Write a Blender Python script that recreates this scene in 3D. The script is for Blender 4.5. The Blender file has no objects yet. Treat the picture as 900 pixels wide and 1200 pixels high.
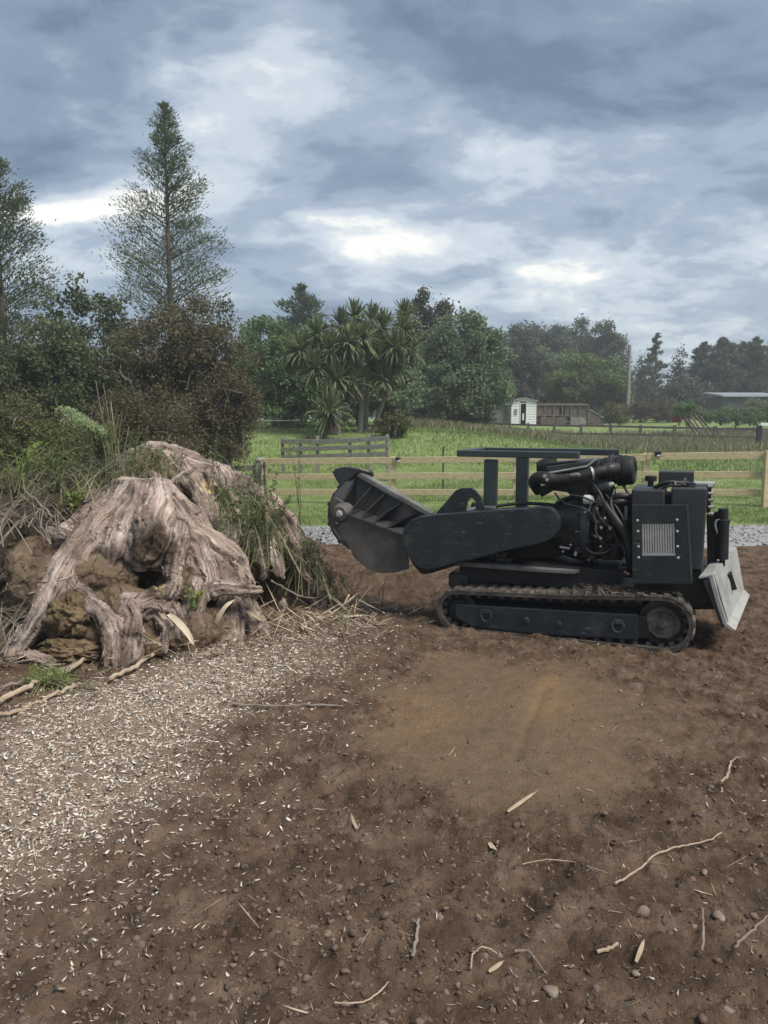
import bpy, math, random
import numpy as np
from mathutils import Vector, Matrix
from math import radians as R, sin, cos, pi, tan

scene = bpy.context.scene
COL = scene.collection
rng = np.random.default_rng(7)
random.seed(7)

# ------------------------------------------------------------------ camera
TH = math.atan(110 / 900.0)          # pitch below the horizon
ZC = 1.65                            # eye height
cam_d = bpy.data.cameras.new('camera')
cam_d.sensor_fit = 'VERTICAL'
cam_d.sensor_height = 36
cam_d.lens = 27
cam_d.clip_start = 0.05
cam_d.clip_end = 2000
cam = bpy.data.objects.new('camera', cam_d)
COL.objects.link(cam)
cam.location = (0, 0, ZC)
cam.rotation_euler = (pi / 2 - TH, 0, 0)
scene.camera = cam


def ray(u, v):
    a = (u - 450) / 900.0
    b = (600 - v) / 900.0
    return np.array([a, cos(TH) + b * sin(TH), -sin(TH) + b * cos(TH)])


def at(u, v, Y):
    d = ray(u, v)
    return np.array([0, 0, ZC]) + d * (Y / d[1])


# ------------------------------------------------------------------ colour management
scene.view_settings.view_transform = 'Standard'
scene.view_settings.look = 'None'
scene.view_settings.gamma = 1
scene.view_settings.use_curve_mapping = False
scene.view_settings.exposure = 1.7
scene.render.film_transparent = False
scene.cycles.max_bounces = 6
scene.cycles.transparent_max_bounces = 8

# ------------------------------------------------------------------ sky and sun
SUN_EL, SUN_AZ = R(56), R(128)       # azimuth measured from +Y towards +X
world = bpy.data.worlds.new('World')
scene.world = world
world.use_nodes = True
wt = world.node_tree
for n in list(wt.nodes):
    wt.nodes.remove(n)


def wn(t, **k):
    n = wt.nodes.new(t)
    for a, b in k.items():
        setattr(n, a, b)
    return n


def wl(a, b):
    wt.links.new(a, b)


def wmath(op, a, b=None, c=None, clamp=False):
    n = wn('ShaderNodeMath', operation=op, use_clamp=clamp)
    for i, x in enumerate((a, b, c)):
        if x is None:
            continue
        if isinstance(x, (int, float)):
            n.inputs[i].default_value = x
        else:
            wl(x, n.inputs[i])
    return n.outputs[0]


w_out = wn('ShaderNodeOutputWorld')
w_bg = wn('ShaderNodeBackground')
wl(w_bg.outputs[0], w_out.inputs[0])
w_bg.inputs[1].default_value = 0.1
sky = wn('ShaderNodeTexSky', sky_type='NISHITA', sun_disc=False, sun_elevation=SUN_EL,
         sun_rotation=SUN_AZ, air_density=1.0, dust_density=1.5, ozone_density=1.2)
tc = wn('ShaderNodeTexCoord')
sep = wn('ShaderNodeSeparateXYZ')
wl(tc.outputs['Generated'], sep.inputs[0])
zc = wmath('MAXIMUM', sep.outputs[2], 0.0)
den = wmath('ADD', zc, 0.3)
px = wmath('DIVIDE', sep.outputs[0], den)
py = wmath('DIVIDE', sep.outputs[1], den)
comb = wn('ShaderNodeCombineXYZ')
wl(px, comb.inputs[0])
wl(py, comb.inputs[1])
comb.inputs[2].default_value = 3.7
# the cloud layer, seen in perspective from below, warped so that its edges curl
warp = wn('ShaderNodeTexNoise')
warp.inputs['Scale'].default_value = 2.4
warp.inputs['Detail'].default_value = 4
wl(comb.outputs[0], warp.inputs['Vector'])
wsub = wn('ShaderNodeVectorMath', operation='SUBTRACT')
wl(warp.outputs['Color'], wsub.inputs[0])
wsub.inputs[1].default_value = (.5, .5, .5)
wmul = wn('ShaderNodeVectorMath', operation='SCALE')
wl(wsub.outputs[0], wmul.inputs[0])
wmul.inputs['Scale'].default_value = 0.16
wadd = wn('ShaderNodeVectorMath', operation='ADD')
wl(comb.outputs[0], wadd.inputs[0])
wl(wmul.outputs[0], wadd.inputs[1])
stretch = wn('ShaderNodeMapping')
stretch.inputs['Rotation'].default_value = (0, 0, R(24))
stretch.inputs['Scale'].default_value = (0.85, 1.1, 1)
wl(wadd.outputs[0], stretch.inputs['Vector'])
big = wn('ShaderNodeTexNoise')
big.inputs['Scale'].default_value = 2.5
big.inputs['Detail'].default_value = 9
big.inputs['Roughness'].default_value = 0.6
wl(stretch.outputs[0], big.inputs['Vector'])
fine = wn('ShaderNodeTexNoise')
fine.inputs['Scale'].default_value = 8
fine.inputs['Detail'].default_value = 7
fine.inputs['Roughness'].default_value = 0.6
wl(stretch.outputs[0], fine.inputs['Vector'])
bright = wmath('MULTIPLY_ADD', big.outputs[0], 1.5, -0.315)
bright = wmath('ADD', bright, wmath('MULTIPLY', wmath('SUBTRACT', fine.outputs[0], 0.5), 0.75))
sepw = wn('ShaderNodeSeparateXYZ')
wl(wadd.outputs[0], sepw.inputs[0])
# thinner and thicker parts of the cloud layer: (pixel, radius along x, radius along y, amount)
for u, v, rx, ry, amt in [
        (350, 50, .12, .2, .26), (300, 170, .22, .18, .12), (95, 252, .22, .10, .62), (60, 318, .3, .12, .28),
        (440, 275, .24, .2, .48), (690, 315, .34, .13, .5), (620, 340, .3, .2, .22), (770, 372, .5, .25, .22),
        (740, 205, .26, .14, .26), (850, 270, .25, .12, .26), (585, 185, .14, .1, .18), (230, 215, .14, .12, .22),
        (600, 95, .32, .24, -.16), (850, 60, .3, .28, -.10), (850, 215, .22, .10, -.14), (110, 70, .3, .2, -.12),
        (540, 250, .18, .10, -.16), (300, 310, .3, .15, -.12), (450, 195, .2, .1, -.12)]:
    d = ray(u, v)
    d = d / np.linalg.norm(d)
    rx, ry = rx * .82, ry * .82
    qx, qy = d[0] / (d[2] + .3), d[1] / (d[2] + .3)
    ax = wmath('DIVIDE', wmath('SUBTRACT', sepw.outputs[0], float(qx)), rx)
    ay = wmath('DIVIDE', wmath('SUBTRACT', sepw.outputs[1], float(qy)), ry)
    r2 = wmath('ADD', wmath('MULTIPLY', ax, ax), wmath('MULTIPLY', ay, ay))
    g = wmath('EXPONENT', wmath('MULTIPLY', r2, -1.0))
    bright = wmath('ADD', bright, wmath('MULTIPLY', g, amt))
ramp = wn('ShaderNodeValToRGB')
cr = ramp.color_ramp
cr.interpolation = 'EASE'
stops = [(0.06, (.105, .142, .195)), (0.30, (.165, .212, .275)), (0.50, (.25, .305, .37)),
         (0.74, (.42, .47, .51)), (1.0, (.74, .725, .67))]
while len(cr.elements) < len(stops):
    cr.elements.new(0.5)
for e, (p, c) in zip(cr.elements, stops):
    e.position = p
    e.color = (*c, 1)
wl(bright, ramp.inputs[0])
cl = wn('ShaderNodeVectorMath', operation='SCALE')
wl(ramp.outputs[0], cl.inputs[0])
cl.inputs['Scale'].default_value = 4.65      # the layer's radiance before the 0.1 background strength
mixs = wn('ShaderNodeMix', data_type='RGBA')
mixs.inputs[0].default_value = 0.93          # nearly complete cover; some clear sky shows through
wl(sky.outputs[0], mixs.inputs[6])
wl(cl.outputs[0], mixs.inputs[7])
wl(mixs.outputs[2], w_bg.inputs[0])

sun_d = bpy.data.lights.new('sun', 'SUN')
sun_d.energy = 1.5
sun_d.angle = R(26)
sun_d.color = (1.0, 0.93, 0.82)
sun = bpy.data.objects.new('sun', sun_d)
COL.objects.link(sun)
sdir = Vector((sin(SUN_AZ) * cos(SUN_EL), cos(SUN_AZ) * cos(SUN_EL), sin(SUN_EL)))
sun.rotation_euler = sdir.to_track_quat('Z', 'Y').to_euler()


# ------------------------------------------------------------------ noise
_perm = np.random.default_rng(3).permutation(4096).astype(np.int64)
_val = np.random.default_rng(4).random(4096)


def _h(i, j, k=0):
    return _val[_perm[(_perm[(_perm[i & 4095] + j) & 4095] + k) & 4095]]


def vnoise(x, y):
    x = np.asarray(x, float)
    y = np.asarray(y, float)
    i = np.floor(x).astype(np.int64)
    j = np.floor(y).astype(np.int64)
    fx = x - i
    fy = y - j
    fx = fx * fx * (3 - 2 * fx)
    fy = fy * fy * (3 - 2 * fy)
    a = _h(i, j) * (1 - fx) + _h(i + 1, j) * fx
    b = _h(i, j + 1) * (1 - fx) + _h(i + 1, j + 1) * fx
    return a * (1 - fy) + b * fy


def fbm(x, y, o=4, g=.5):
    s = 0
    a = 1
    t = 0
    for k in range(o):
        s = s + a * vnoise(x * 2 ** k + 17.3 * k, y * 2 ** k + 9.1 * k)
        t += a
        a *= g
    return s / t * 2 - 1


def ss(a, b, x):
    t = np.clip((np.asarray(x, float) - a) / (b - a), 0, 1)
    return t * t * (3 - 2 * t)


# ------------------------------------------------------------------ materials
MATS = {}


def mat(name, cols, scale=8, detail=5, rough=.8, bump=0, bscale=None, metal=0, island=0, st=(1, 1, 1),
        coord='Object', transl=0, spec=.3, bdist=.01, dirt=None, wear=None):
    m = bpy.data.materials.new(name)
    m.use_nodes = True
    t = m.node_tree
    N = t.nodes
    L = t.links
    b = N['Principled BSDF']
    b.inputs['Roughness'].default_value = rough
    b.inputs['Metallic'].default_value = metal
    b.inputs['Specular IOR Level'].default_value = spec
    co = N.new('ShaderNodeTexCoord')
    mp_ = N.new('ShaderNodeMapping')
    mp_.inputs['Scale'].default_value = st
    L.new(co.outputs[coord], mp_.inputs[0])
    nz = N.new('ShaderNodeTexNoise')
    nz.inputs['Scale'].default_value = scale
    nz.inputs['Detail'].default_value = detail
    nz.inputs['Roughness'].default_value = .62
    L.new(mp_.outputs[0], nz.inputs['Vector'])
    fac = nz.outputs[0]
    if island:
        ge = N.new('ShaderNodeNewGeometry')
        mx = N.new('ShaderNodeMix')
        mx.inputs[0].default_value = island
        L.new(fac, mx.inputs[2])
        L.new(ge.outputs['Random Per Island'], mx.inputs[3])
        fac = mx.outputs[0]
    rp = N.new('ShaderNodeValToRGB')
    while len(rp.color_ramp.elements) < len(cols):
        rp.color_ramp.elements.new(.5)
    for e, (p, c) in zip(rp.color_ramp.elements, cols):
        e.position = p
        e.color = (*c, 1)
    L.new(fac, rp.inputs[0])
    colour = rp.outputs[0]
    for extra, sc in ((dirt, 5), (wear, 38)):
        # dried mud in blotches, or thin scratches with their own shape
        if extra:
            c, lo, hi, amt = extra
            n2 = N.new('ShaderNodeTexNoise')
            n2.inputs['Scale'].default_value = sc
            n2.inputs['Detail'].default_value = 8
            n2.inputs['Roughness'].default_value = .65
            if extra is wear:
                m2 = N.new('ShaderNodeMapping')
                m2.inputs['Scale'].default_value = (.25, 1, 1.6)
                m2.inputs['Rotation'].default_value = (0, .35, 0)
                L.new(co.outputs[coord], m2.inputs[0])
                L.new(m2.outputs[0], n2.inputs['Vector'])
            else:
                L.new(co.outputs[coord], n2.inputs['Vector'])
            mr = N.new('ShaderNodeMapRange')
            mr.inputs[1].default_value = lo
            mr.inputs[2].default_value = hi
            mr.inputs[4].default_value = amt
            L.new(n2.outputs[0], mr.inputs[0])
            mx2 = N.new('ShaderNodeMix')
            mx2.data_type = 'RGBA'
            L.new(mr.outputs[0], mx2.inputs[0])
            L.new(colour, mx2.inputs[6])
            mx2.inputs[7].default_value = (*c, 1)
            colour = mx2.outputs[2]
    L.new(colour, b.inputs['Base Color'])
    if bump:
        bn = N.new('ShaderNodeTexNoise')
        bn.inputs['Scale'].default_value = bscale or scale * 3
        bn.inputs['Detail'].default_value = 6
        bn.inputs['Roughness'].default_value = .65
        L.new(mp_.outputs[0], bn.inputs['Vector'])
        bp = N.new('ShaderNodeBump')
        bp.inputs['Strength'].default_value = bump
        bp.inputs['Distance'].default_value = bdist
        L.new(bn.outputs[0], bp.inputs['Height'])
        L.new(bp.outputs[0], b.inputs['Normal'])
    if transl:
        tr = N.new('ShaderNodeBsdfTranslucent')
        L.new(colour, tr.inputs[0])
        ms = N.new('ShaderNodeMixShader')
        ms.inputs[0].default_value = transl
        L.new(b.outputs[0], ms.inputs[1])
        L.new(tr.outputs[0], ms.inputs[2])
        L.new(ms.outputs[0], N['Material Output'].inputs[0])
    MATS[name] = m
    return m


# ------------------------------------------------------------------ mesh building
def link(o, parent=None):
    COL.objects.link(o)
    if parent is not None:
        o.parent = parent
    return o


def tag(o, label=None, cat=None, group=None, kind=None):
    if label:
        o['label'] = label
    if cat:
        o['category'] = cat
    if group:
        o['group'] = group
    if kind:
        o['kind'] = kind
    return o


def empty(name, label, cat, loc=(0, 0, 0), group=None, rot=(0, 0, 0)):
    o = bpy.data.objects.new(name, None)
    o.empty_display_size = .2
    o.location = loc
    o.rotation_euler = rot
    link(o)
    return tag(o, label, cat, group)


def np_mesh(name, V, F, m, parent=None, smooth=False, loc=(0, 0, 0), uv=None, attrs=None):
    """one mesh object from a vertex array and a face array (n x 3 or n x 4)"""
    V = np.asarray(V, np.float32)
    F = np.asarray(F, np.int32)
    me = bpy.data.meshes.new(name)
    me.vertices.add(len(V))
    me.vertices.foreach_set('co', V.ravel())
    k = F.shape[1]
    me.loops.add(F.size)
    me.loops.foreach_set('vertex_index', F.ravel())
    me.polygons.add(len(F))
    me.polygons.foreach_set('loop_start', np.arange(0, F.size, k, dtype=np.int32))
    me.polygons.foreach_set('loop_total', np.full(len(F), k, np.int32))
    if smooth:
        me.polygons.foreach_set('use_smooth', np.ones(len(F), bool))
    if uv is not None:
        l = me.uv_layers.new(name='UVMap')
        l.data.foreach_set('uv', np.asarray(uv, np.float32)[F.ravel()].ravel())
    for an, av in (attrs or {}).items():
        a = me.attributes.new(an, 'FLOAT', 'POINT')
        a.data.foreach_set('value', np.asarray(av, np.float32))
    me.update()
    me.validate()
    if m:
        me.materials.append(m)
    o = bpy.data.objects.new(name, me)
    o.location = loc
    return link(o, parent)


def grid_faces(nu, nv, wrap=False):
    i = np.arange(nu - 1)[:, None]
    j = np.arange(nv if wrap else nv - 1)[None, :]
    a = i * nv + j
    b = i * nv + (j + 1) % nv
    c = (i + 1) * nv + (j + 1) % nv
    d = (i + 1) * nv + j
    return np.stack(np.broadcast_arrays(a, b, c, d), -1).reshape(-1, 4)


class MB:
    def __init__(s):
        s.v = []
        s.f = []

    def add(s, vs, fs):
        n = len(s.v)
        s.v += [tuple(map(float, p)) for p in vs]
        s.f += [tuple(n + i for i in f) for f in fs]
        return s

    def box(s, c, d, rot=None):
        c = Vector(c)
        vs = []
        for x in (-.5, .5):
            for y in (-.5, .5):
                for z in (-.5, .5):
                    p = Vector((x * d[0], y * d[1], z * d[2]))
                    if rot is not None:
                        p = rot @ p
                    vs.append(c + p)
        return s.add(vs, [(0, 1, 3, 2), (4, 6, 7, 5), (0, 4, 5, 1), (2, 3, 7, 6), (0, 2, 6, 4), (1, 5, 7, 3)])

    def bar(s, a, b, w, h, up=(0, 0, 1)):
        a = Vector(a)
        b = Vector(b)
        d = (b - a)
        l = d.length
        d.normalize()
        u = Vector(up)
        sd = d.cross(u)
        if sd.length < 1e-4:
            sd = d.cross(Vector((1, 0, 0)))
        sd.normalize()
        u = sd.cross(d)
        m = Matrix((d, sd, u)).transposed()
        return s.box((a + b) / 2, (l, w, h), m)

    def prism(s, a, b):
        """two matching outlines joined into a solid"""
        n = len(a)
        return s.add(list(a) + list(b), [tuple(range(n)), tuple(range(2 * n - 1, n - 1, -1))] +
                     [(i, i + n, (i + 1) % n + n, (i + 1) % n) for i in range(n)])

    def tube(s, pts, rad, n=8, cap=True):
        pts = [Vector(p) for p in pts]
        if not hasattr(rad, '__len__'):
            rad = [rad] * len(pts)
        ring = []
        ref = None
        for i, p in enumerate(pts):
            d = (pts[min(i + 1, len(pts) - 1)] - pts[max(i - 1, 0)])
            if d.length < 1e-9:
                d = Vector((0, 0, 1))
            d.normalize()
            if ref is None:
                ref = d.orthogonal().normalized()
            else:
                ref = (ref - d * ref.dot(d))
                ref = ref.normalized() if ref.length > 1e-6 else d.orthogonal().normalized()
            b = d.cross(ref)
            ring.append([p + (ref * cos(2 * pi * k / n) + b * sin(2 * pi * k / n)) * rad[i] for k in range(n)])
        vs = [q for r_ in ring for q in r_]
        fs = []
        for i in range(len(pts) - 1):
            for k in range(n):
                fs.append((i * n + k, i * n + (k + 1) % n, (i + 1) * n + (k + 1) % n, (i + 1) * n + k))
        if cap:
            fs.append(tuple(range(n - 1, -1, -1)))
            fs.append(tuple((len(pts) - 1) * n + k for k in range(n)))
        return s.add(vs, fs)

    def cyl(s, a, b, r, n=20, r2=None):
        return s.tube([a, b], [r, r if r2 is None else r2], n)

    def lathe(s, o, axis, prof, n=28):
        """prof: (distance along the axis, radius)"""
        o = Vector(o)
        d = Vector(axis).normalized()
        u = d.orthogonal().normalized()
        w = d.cross(u)
        vs = []
        for h, r in prof:
            for k in range(n):
                a = 2 * pi * k / n
                vs.append(o + d * h + (u * cos(a) + w * sin(a)) * max(r, 1e-4))
        fs = []
        for i in range(len(prof) - 1):
            for k in range(n):
                fs.append((i * n + k, i * n + (k + 1) % n, (i + 1) * n + (k + 1) % n, (i + 1) * n + k))
        fs.append(tuple(range(n - 1, -1, -1)))
        fs.append(tuple((len(prof) - 1) * n + k for k in range(n)))
        return s.add(vs, fs)

    def mesh(s, name, m):
        me = bpy.data.meshes.new(name)
        me.from_pydata(s.v, [], s.f)
        me.materials.append(m)
        import bmesh
        bm = bmesh.new()
        bm.from_mesh(me)
        bmesh.ops.recalc_face_normals(bm, faces=bm.faces)
        bm.to_mesh(me)
        bm.free()
        return me

    def build(s, name, m, parent=None, bevel=0, smooth=False, loc=(0, 0, 0), seg=2):
        me = s.mesh(name, m)
        if smooth:
            me.polygons.foreach_set('use_smooth', [True] * len(me.polygons))
        o = bpy.data.objects.new(name, me)
        o.location = loc
        link(o, parent)
        if bevel:
            md = o.modifiers.new('bevel', 'BEVEL')
            md.width = bevel
            md.segments = seg
            md.limit_method = 'ANGLE'
            md.angle_limit = R(40)
        if smooth:
            try:
                md = o.modifiers.new('edges', 'EDGE_SPLIT')
                md.split_angle = R(42)
            except Exception:
                pass
        return o


def curve_pts(pts, n=14):
    """a smooth path through the given points"""
    P = [Vector(p) for p in pts]
    P = [P[0] * 2 - P[1]] + P + [P[-1] * 2 - P[-2]]
    out = []
    for i in range(1, len(P) - 2):
        for k in range(n):
            t = k / n
            a, b, c, d = P[i - 1], P[i], P[i + 1], P[i + 2]
            out.append(.5 * ((2 * b) + (c - a) * t + (2 * a - 5 * b + 4 * c - d) * t * t + (3 * b - a - 3 * c + d) * t ** 3))
    out.append(P[-2])
    return out

# ================================================================== GROUND
def gz(x, y):
    """the lie of the land"""
    x = np.asarray(x, float)
    y = np.asarray(y, float)
    lf = 1 - ss(-2, 4, x)
    z = -(.1 + .28 * lf) * ss(9, 15, y) * (1 - ss(20, 30, y))
    z = z + 1.15 * ss(19.2, 29, y) * (1 - ss(1, 13, x)) * (1 - ss(40, 60, y))
    z = z + .3 * ss(30, 45, y) + .8 * ss(45, 58, y) + .5 * ss(58, 80, y)
    return z


def bump2(x, y, cx, cy, rx, ry, h, inner=.25, outer=1.0):
    d = np.sqrt(((x - cx) / rx) ** 2 + ((y - cy) / ry) ** 2)
    return h * (1 - ss(inner, outer, d))


def tan_mask(x, y):
    """the scraped, smoother patch in front of the machine"""
    w = fbm(x * 2.2 + 5, y * 2.2, 6, .62) * .6
    d = np.sqrt(((x - .74 - .1 * (y - 4)) / 1.0) ** 2 + ((y - 4.1) / 1.12) ** 2) + w
    return 1 - ss(.62, 1.08, d)


def mounds(x, y):
    n = fbm(x * 1.7, y * 1.7, 4) * .25
    z = bump2(x + n * .6, y + n, -3.55, 6.6, 1.55, 1.5, 1.12, .45)
    z = np.maximum(z, bump2(x, y + n, -2.1, 7.7, 1.2, 1.2, .75, .2))
    z = np.maximum(z, bump2(x, y + n, -2.9, 8.6, 2.6, 1.8, .95, .3))
    z = np.maximum(z, bump2(x, y, -.62, 8.0, .9, .8, .12, .1))
    z = z + bump2(x, y, .1, 7.5, .8, .6, .13, .1)
    z = z + bump2(x, y, 3.5, 7.2, 1.6, 1.6, .07, .1)
    z = z + bump2(x, y, 1.9, 2.4, .6, 1.2, -.07, .0)
    z = z + bump2(x, y, -.1, 2.3, .5, .35, .04, .1)
    return z


def micro(x, y):
    k = 1 - .8 * tan_mask(x, y)
    a = fbm(x * 1.1 + 3, y * 1.1, 3) * .035
    b = fbm(x * 5, y * 5, 3) * .026 * k
    c = np.abs(fbm(x * 13 + 2, y * 13, 4)) * .045 * k
    d = (fbm(x * 30 + 8, y * 30, 3) * .013 + np.clip(fbm(x * 44 + 3, y * 44 + 8, 2) - .15, 0, 1) * .022) * k
    # faint line left by a dragged tyre in the scraped patch
    t = (y - 3.35) / 1.1
    dx = x - (.56 + .4 * t + .03 * fbm(y * 3, y * 0 + 1, 2))
    line = -.012 * np.exp(-(dx / .03) ** 2) * ((t > .15) & (t < 1.05))
    return a + b + c + d + line


def gfull(x, y):
    x = np.asarray(x, float)
    y = np.asarray(y, float)
    return gz(x, y) + (mounds(x, y) + micro(x, y)) * (1 - ss(9.2, 10.2, y) * .8)


# soil material: dark crumbly earth, tan where scraped, clay where the bank is cut
def soil_mat():
    m = mat('soil', [(.3, (.052, .034, .023)), (.45, (.100, .067, .046)), (.58, (.145, .102, .073)), (.75, (.20, .152, .115))],
            scale=5.5, detail=10, rough=.95, bump=1.0, bscale=70, bdist=.02, spec=.1,
            dirt=((.042, .028, .021), .5, .68, .75), wear=((.27, .21, .165), .635, .70, .7))
    t = m.node_tree
    N, L = t.nodes, t.links
    b = N['Principled BSDF']
    col = b.inputs['Base Color'].links[0].from_socket

    def over(attr, c1, c2, sc, amt):
        nonlocal col
        at_ = N.new('ShaderNodeAttribute')
        at_.attribute_name = attr
        co = N.new('ShaderNodeTexCoord')
        nz = N.new('ShaderNodeTexNoise')
        nz.inputs['Scale'].default_value = sc
        nz.inputs['Detail'].default_value = 9
        L.new(co.outputs['Object'], nz.inputs['Vector'])
        mc = N.new('ShaderNodeMix')
        mc.data_type = 'RGBA'
        L.new(nz.outputs[0], mc.inputs[0])
        mc.inputs[6].default_value = (*c1, 1)
        mc.inputs[7].default_value = (*c2, 1)
        mu = N.new('ShaderNodeMath')
        mu.operation = 'MULTIPLY'
        mu.inputs[1].default_value = amt
        L.new(at_.outputs['Fac'], mu.inputs[0])
        mx = N.new('ShaderNodeMix')
        mx.data_type = 'RGBA'
        L.new(mu.outputs[0], mx.inputs[0])
        L.new(col, mx.inputs[6])
        L.new(mc.outputs[2], mx.inputs[7])
        col = mx.outputs[2]
    over('tan', (.12, .083, .055), (.22, .16, .106), 14, .8)
    over('orange', (.2, .135, .075), (.29, .18, .09), 12, .7)
    over('dust', (.40, .32, .255), (.15, .108, .082), 40, .85)
    over('bank', (.045, .037, .031), (.12, .098, .08), 12, .9)
    L.new(col, b.inputs['Base Color'])
    return m


xs = np.concatenate([np.linspace(-9, -3.3, 60)[:-1], np.arange(-3.3, 3.6, .0125), np.linspace(3.6, 11, 150)[1:]])
ys = np.concatenate([np.linspace(-3, 1.4, 25)[:-1], np.arange(1.4, 4.4, .0105), np.arange(4.4, 5.6, .015), np.arange(5.6, 8.6, .024), np.linspace(8.6, 10.9, 70)])
X, Y = np.meshgrid(xs, ys, indexing='ij')
Xf, Yf = X.ravel(), Y.ravel()
Zf = gfull(Xf, Yf)
edge = 10.3 - .5 * ss(-1, 4, Xf) + .25 * fbm(Xf * .8, Yf * .1 + 4, 4)
Zf = Zf - .25 * ss(edge - .1, edge + .35, Yf)


def chip_mask(x, y):
    """where the pale wood chips lie thick: a band from the lower left up to the stump"""
    ax, ay, bx, by = -2.0, 2.7, -.55, 5.75
    t = np.clip(((x - ax) * (bx - ax) + (y - ay) * (by - ay)) / ((bx - ax) ** 2 + (by - ay) ** 2), -.3, 1.15)
    dx = x - (ax + t * (bx - ax))
    dy = y - (ay + t * (by - ay))
    d = np.sqrt(dx * dx + dy * dy)
    d = d + fbm(x * 1.6 + 9, y * 1.6, 4) * .28
    wd = 1.06 - .42 * t
    return (.88 * (1 - ss(wd * .3, wd * .95, d)) + .12 * (1 - ss(wd * .5, wd * 1.9, d))) * (1 - .75 * ss(.62, 1.02, t))


orange = np.exp(-(((Xf - .98 - .2 * (Yf - 4.4)) / .13) ** 2 + ((Yf - 4.4) / .4) ** 2)) + .8 * np.exp(-(((Xf - .2) / .22) ** 2 + ((Yf - 4.1) / .3) ** 2))
orange = np.clip(orange * (1 + fbm(Xf * 5, Yf * 5, 3) * 1.2), 0, 1)
np_mesh('ground', np.stack([Xf, Yf, Zf], 1), grid_faces(len(xs), len(ys)), soil_mat(), smooth=True,
        attrs={'tan': tan_mask(Xf, Yf), 'orange': orange, 'dust': chip_mask(Xf, Yf) * .9, 'bank': ss(.06, .35, mounds(Xf, Yf))})['kind'] = 'structure'

# the gravel drive
gravel = mat('gravel', [(.3, (.16, .16, .165)), (.5, (.27, .27, .28)), (.72, (.42, .42, .43))], scale=40, detail=10, rough=.9,
             bump=.8, bscale=90, bdist=.02, island=.4)
xs = np.arange(-9, 16, .06)
ys = np.arange(9.2, 15.4, .06)
X, Y = np.meshgrid(xs, ys, indexing='ij')
Xf, Yf = X.ravel(), Y.ravel()


def drive_top(x):
    return 12.6 + 2.1 * (1 - ss(-3, 5, x)) + .12 * fbm(np.asarray(x) * .9, np.asarray(x) * 0 + 2, 4)


Zf = gz(Xf, Yf) - .03 + .012 * fbm(Xf * 6, Yf * 6, 4)
Zf = Zf - .25 * ss(drive_top(Xf), drive_top(Xf) + .4, Yf)
tag(np_mesh('gravel_drive', np.stack([Xf, Yf, Zf], 1), grid_faces(len(xs), len(ys)), gravel, smooth=True), kind='structure')

# the paddock: one sheet to the horizon
lawn = mat('lawn', [(.3, (.095, .145, .042)), (.5, (.15, .21, .066)), (.7, (.22, .26, .105))], scale=1.3, detail=9, rough=.9,
           bump=.6, bscale=30, bdist=.03)
xs = np.concatenate([np.linspace(-400, -40, 24)[:-1], np.linspace(-40, -8, 40)[:-1], np.linspace(-8, 18, 130)[:-1], np.linspace(18, 60, 40)[:-1], np.linspace(60, 400, 24)])
ys = np.concatenate([np.linspace(-60, 10, 20)[:-1], np.linspace(10, 22, 120)[:-1], np.linspace(22, 90, 100)[:-1], np.linspace(90, 420, 26)])
X, Y = np.meshgrid(xs, ys, indexing='ij')
Xf, Yf = X.ravel(), Y.ravel()
dirt_in = (1 - ss(9.0, 10.5, np.abs(Xf - 1))) * (1 - ss(9.8, 10.4, Yf)) * ss(-4, -3, Yf)
on_drive = (1 - ss(drive_top(Xf) - .3, drive_top(Xf) + .02, Yf)) * ss(8.8, 9.3, Yf) * ((Xf > -9) & (Xf < 15.5))
Zf = gz(Xf, Yf) + .03 * fbm(Xf * .7, Yf * .7, 4) - .6 * dirt_in - .3 * on_drive
tag(np_mesh('paddock', np.stack([Xf, Yf, Zf], 1), grid_faces(len(xs), len(ys)), lawn, smooth=True), kind='structure')


# ------------------------------------------------------------------ loose stuff on the ground
def rnd_dirs(n):
    v = rng.normal(size=(n, 3))
    return v / np.linalg.norm(v, axis=1, keepdims=True)


def norm(a):
    return a / np.maximum(np.linalg.norm(a, axis=-1, keepdims=True), 1e-9)


def slivers(C, A, B, N):
    """flat four-faced wedges: centre, half length, half width, half thickness vectors"""
    V = np.stack([C - A - B * .6 - N, C + A - B - N * .6, C + A * .9 + B * .7 - N, C - A * .5 + B * .3 + N], 1)
    n = len(C)
    k = np.arange(n)[:, None] * 4
    F = np.concatenate([k + np.array([[0, 2, 1]]), k + np.array([[0, 1, 3]]), k + np.array([[1, 2, 3]]), k + np.array([[2, 0, 3]])], 1).reshape(-1, 3)
    return V.reshape(-1, 3), F


def lay(n, x, y, lmin, lmax, wr, up, lift=.0, pw=2.0):
    a = rng.random(n) * 2 * pi
    l = lmin + (lmax - lmin) * rng.random(n) ** pw
    w = l * wr * (.5 + rng.random(n))
    A = np.stack([np.cos(a), np.sin(a), rng.normal(size=n) * up], 1) * l[:, None] / 2
    B = np.stack([-np.sin(a), np.cos(a), rng.normal(size=n) * up], 1) * w[:, None] / 2
    Nn = np.stack([A[:, 0] * 0, A[:, 0] * 0, np.ones(n)], 1) * (w * .22)[:, None]
    C = np.stack([x, y, gfull(x, y) + lift + np.abs(A[:, 2]) * .6 + w * .15], 1)
    return slivers(C, A, B, Nn)


chip = mat('fresh_chips', [(.06, (.2, .14, .105)), (.28, (.48, .39, .31)), (.6, (.70, .62, .52)), (.9, (.85, .80, .71))], scale=30, rough=.8, island=.8)
n = 300000
cx = rng.uniform(-3.4, 1.3, n)
cy = rng.uniform(1.6, 6.6, n)
keep = rng.random(n) < chip_mask(cx, cy) * .9
cx, cy = cx[keep], cy[keep]
tag(np_mesh('wood_chips', *lay(len(cx), cx, cy, .005, .046, .28, .2, .0, 2.6), chip), kind='stuff')

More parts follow.
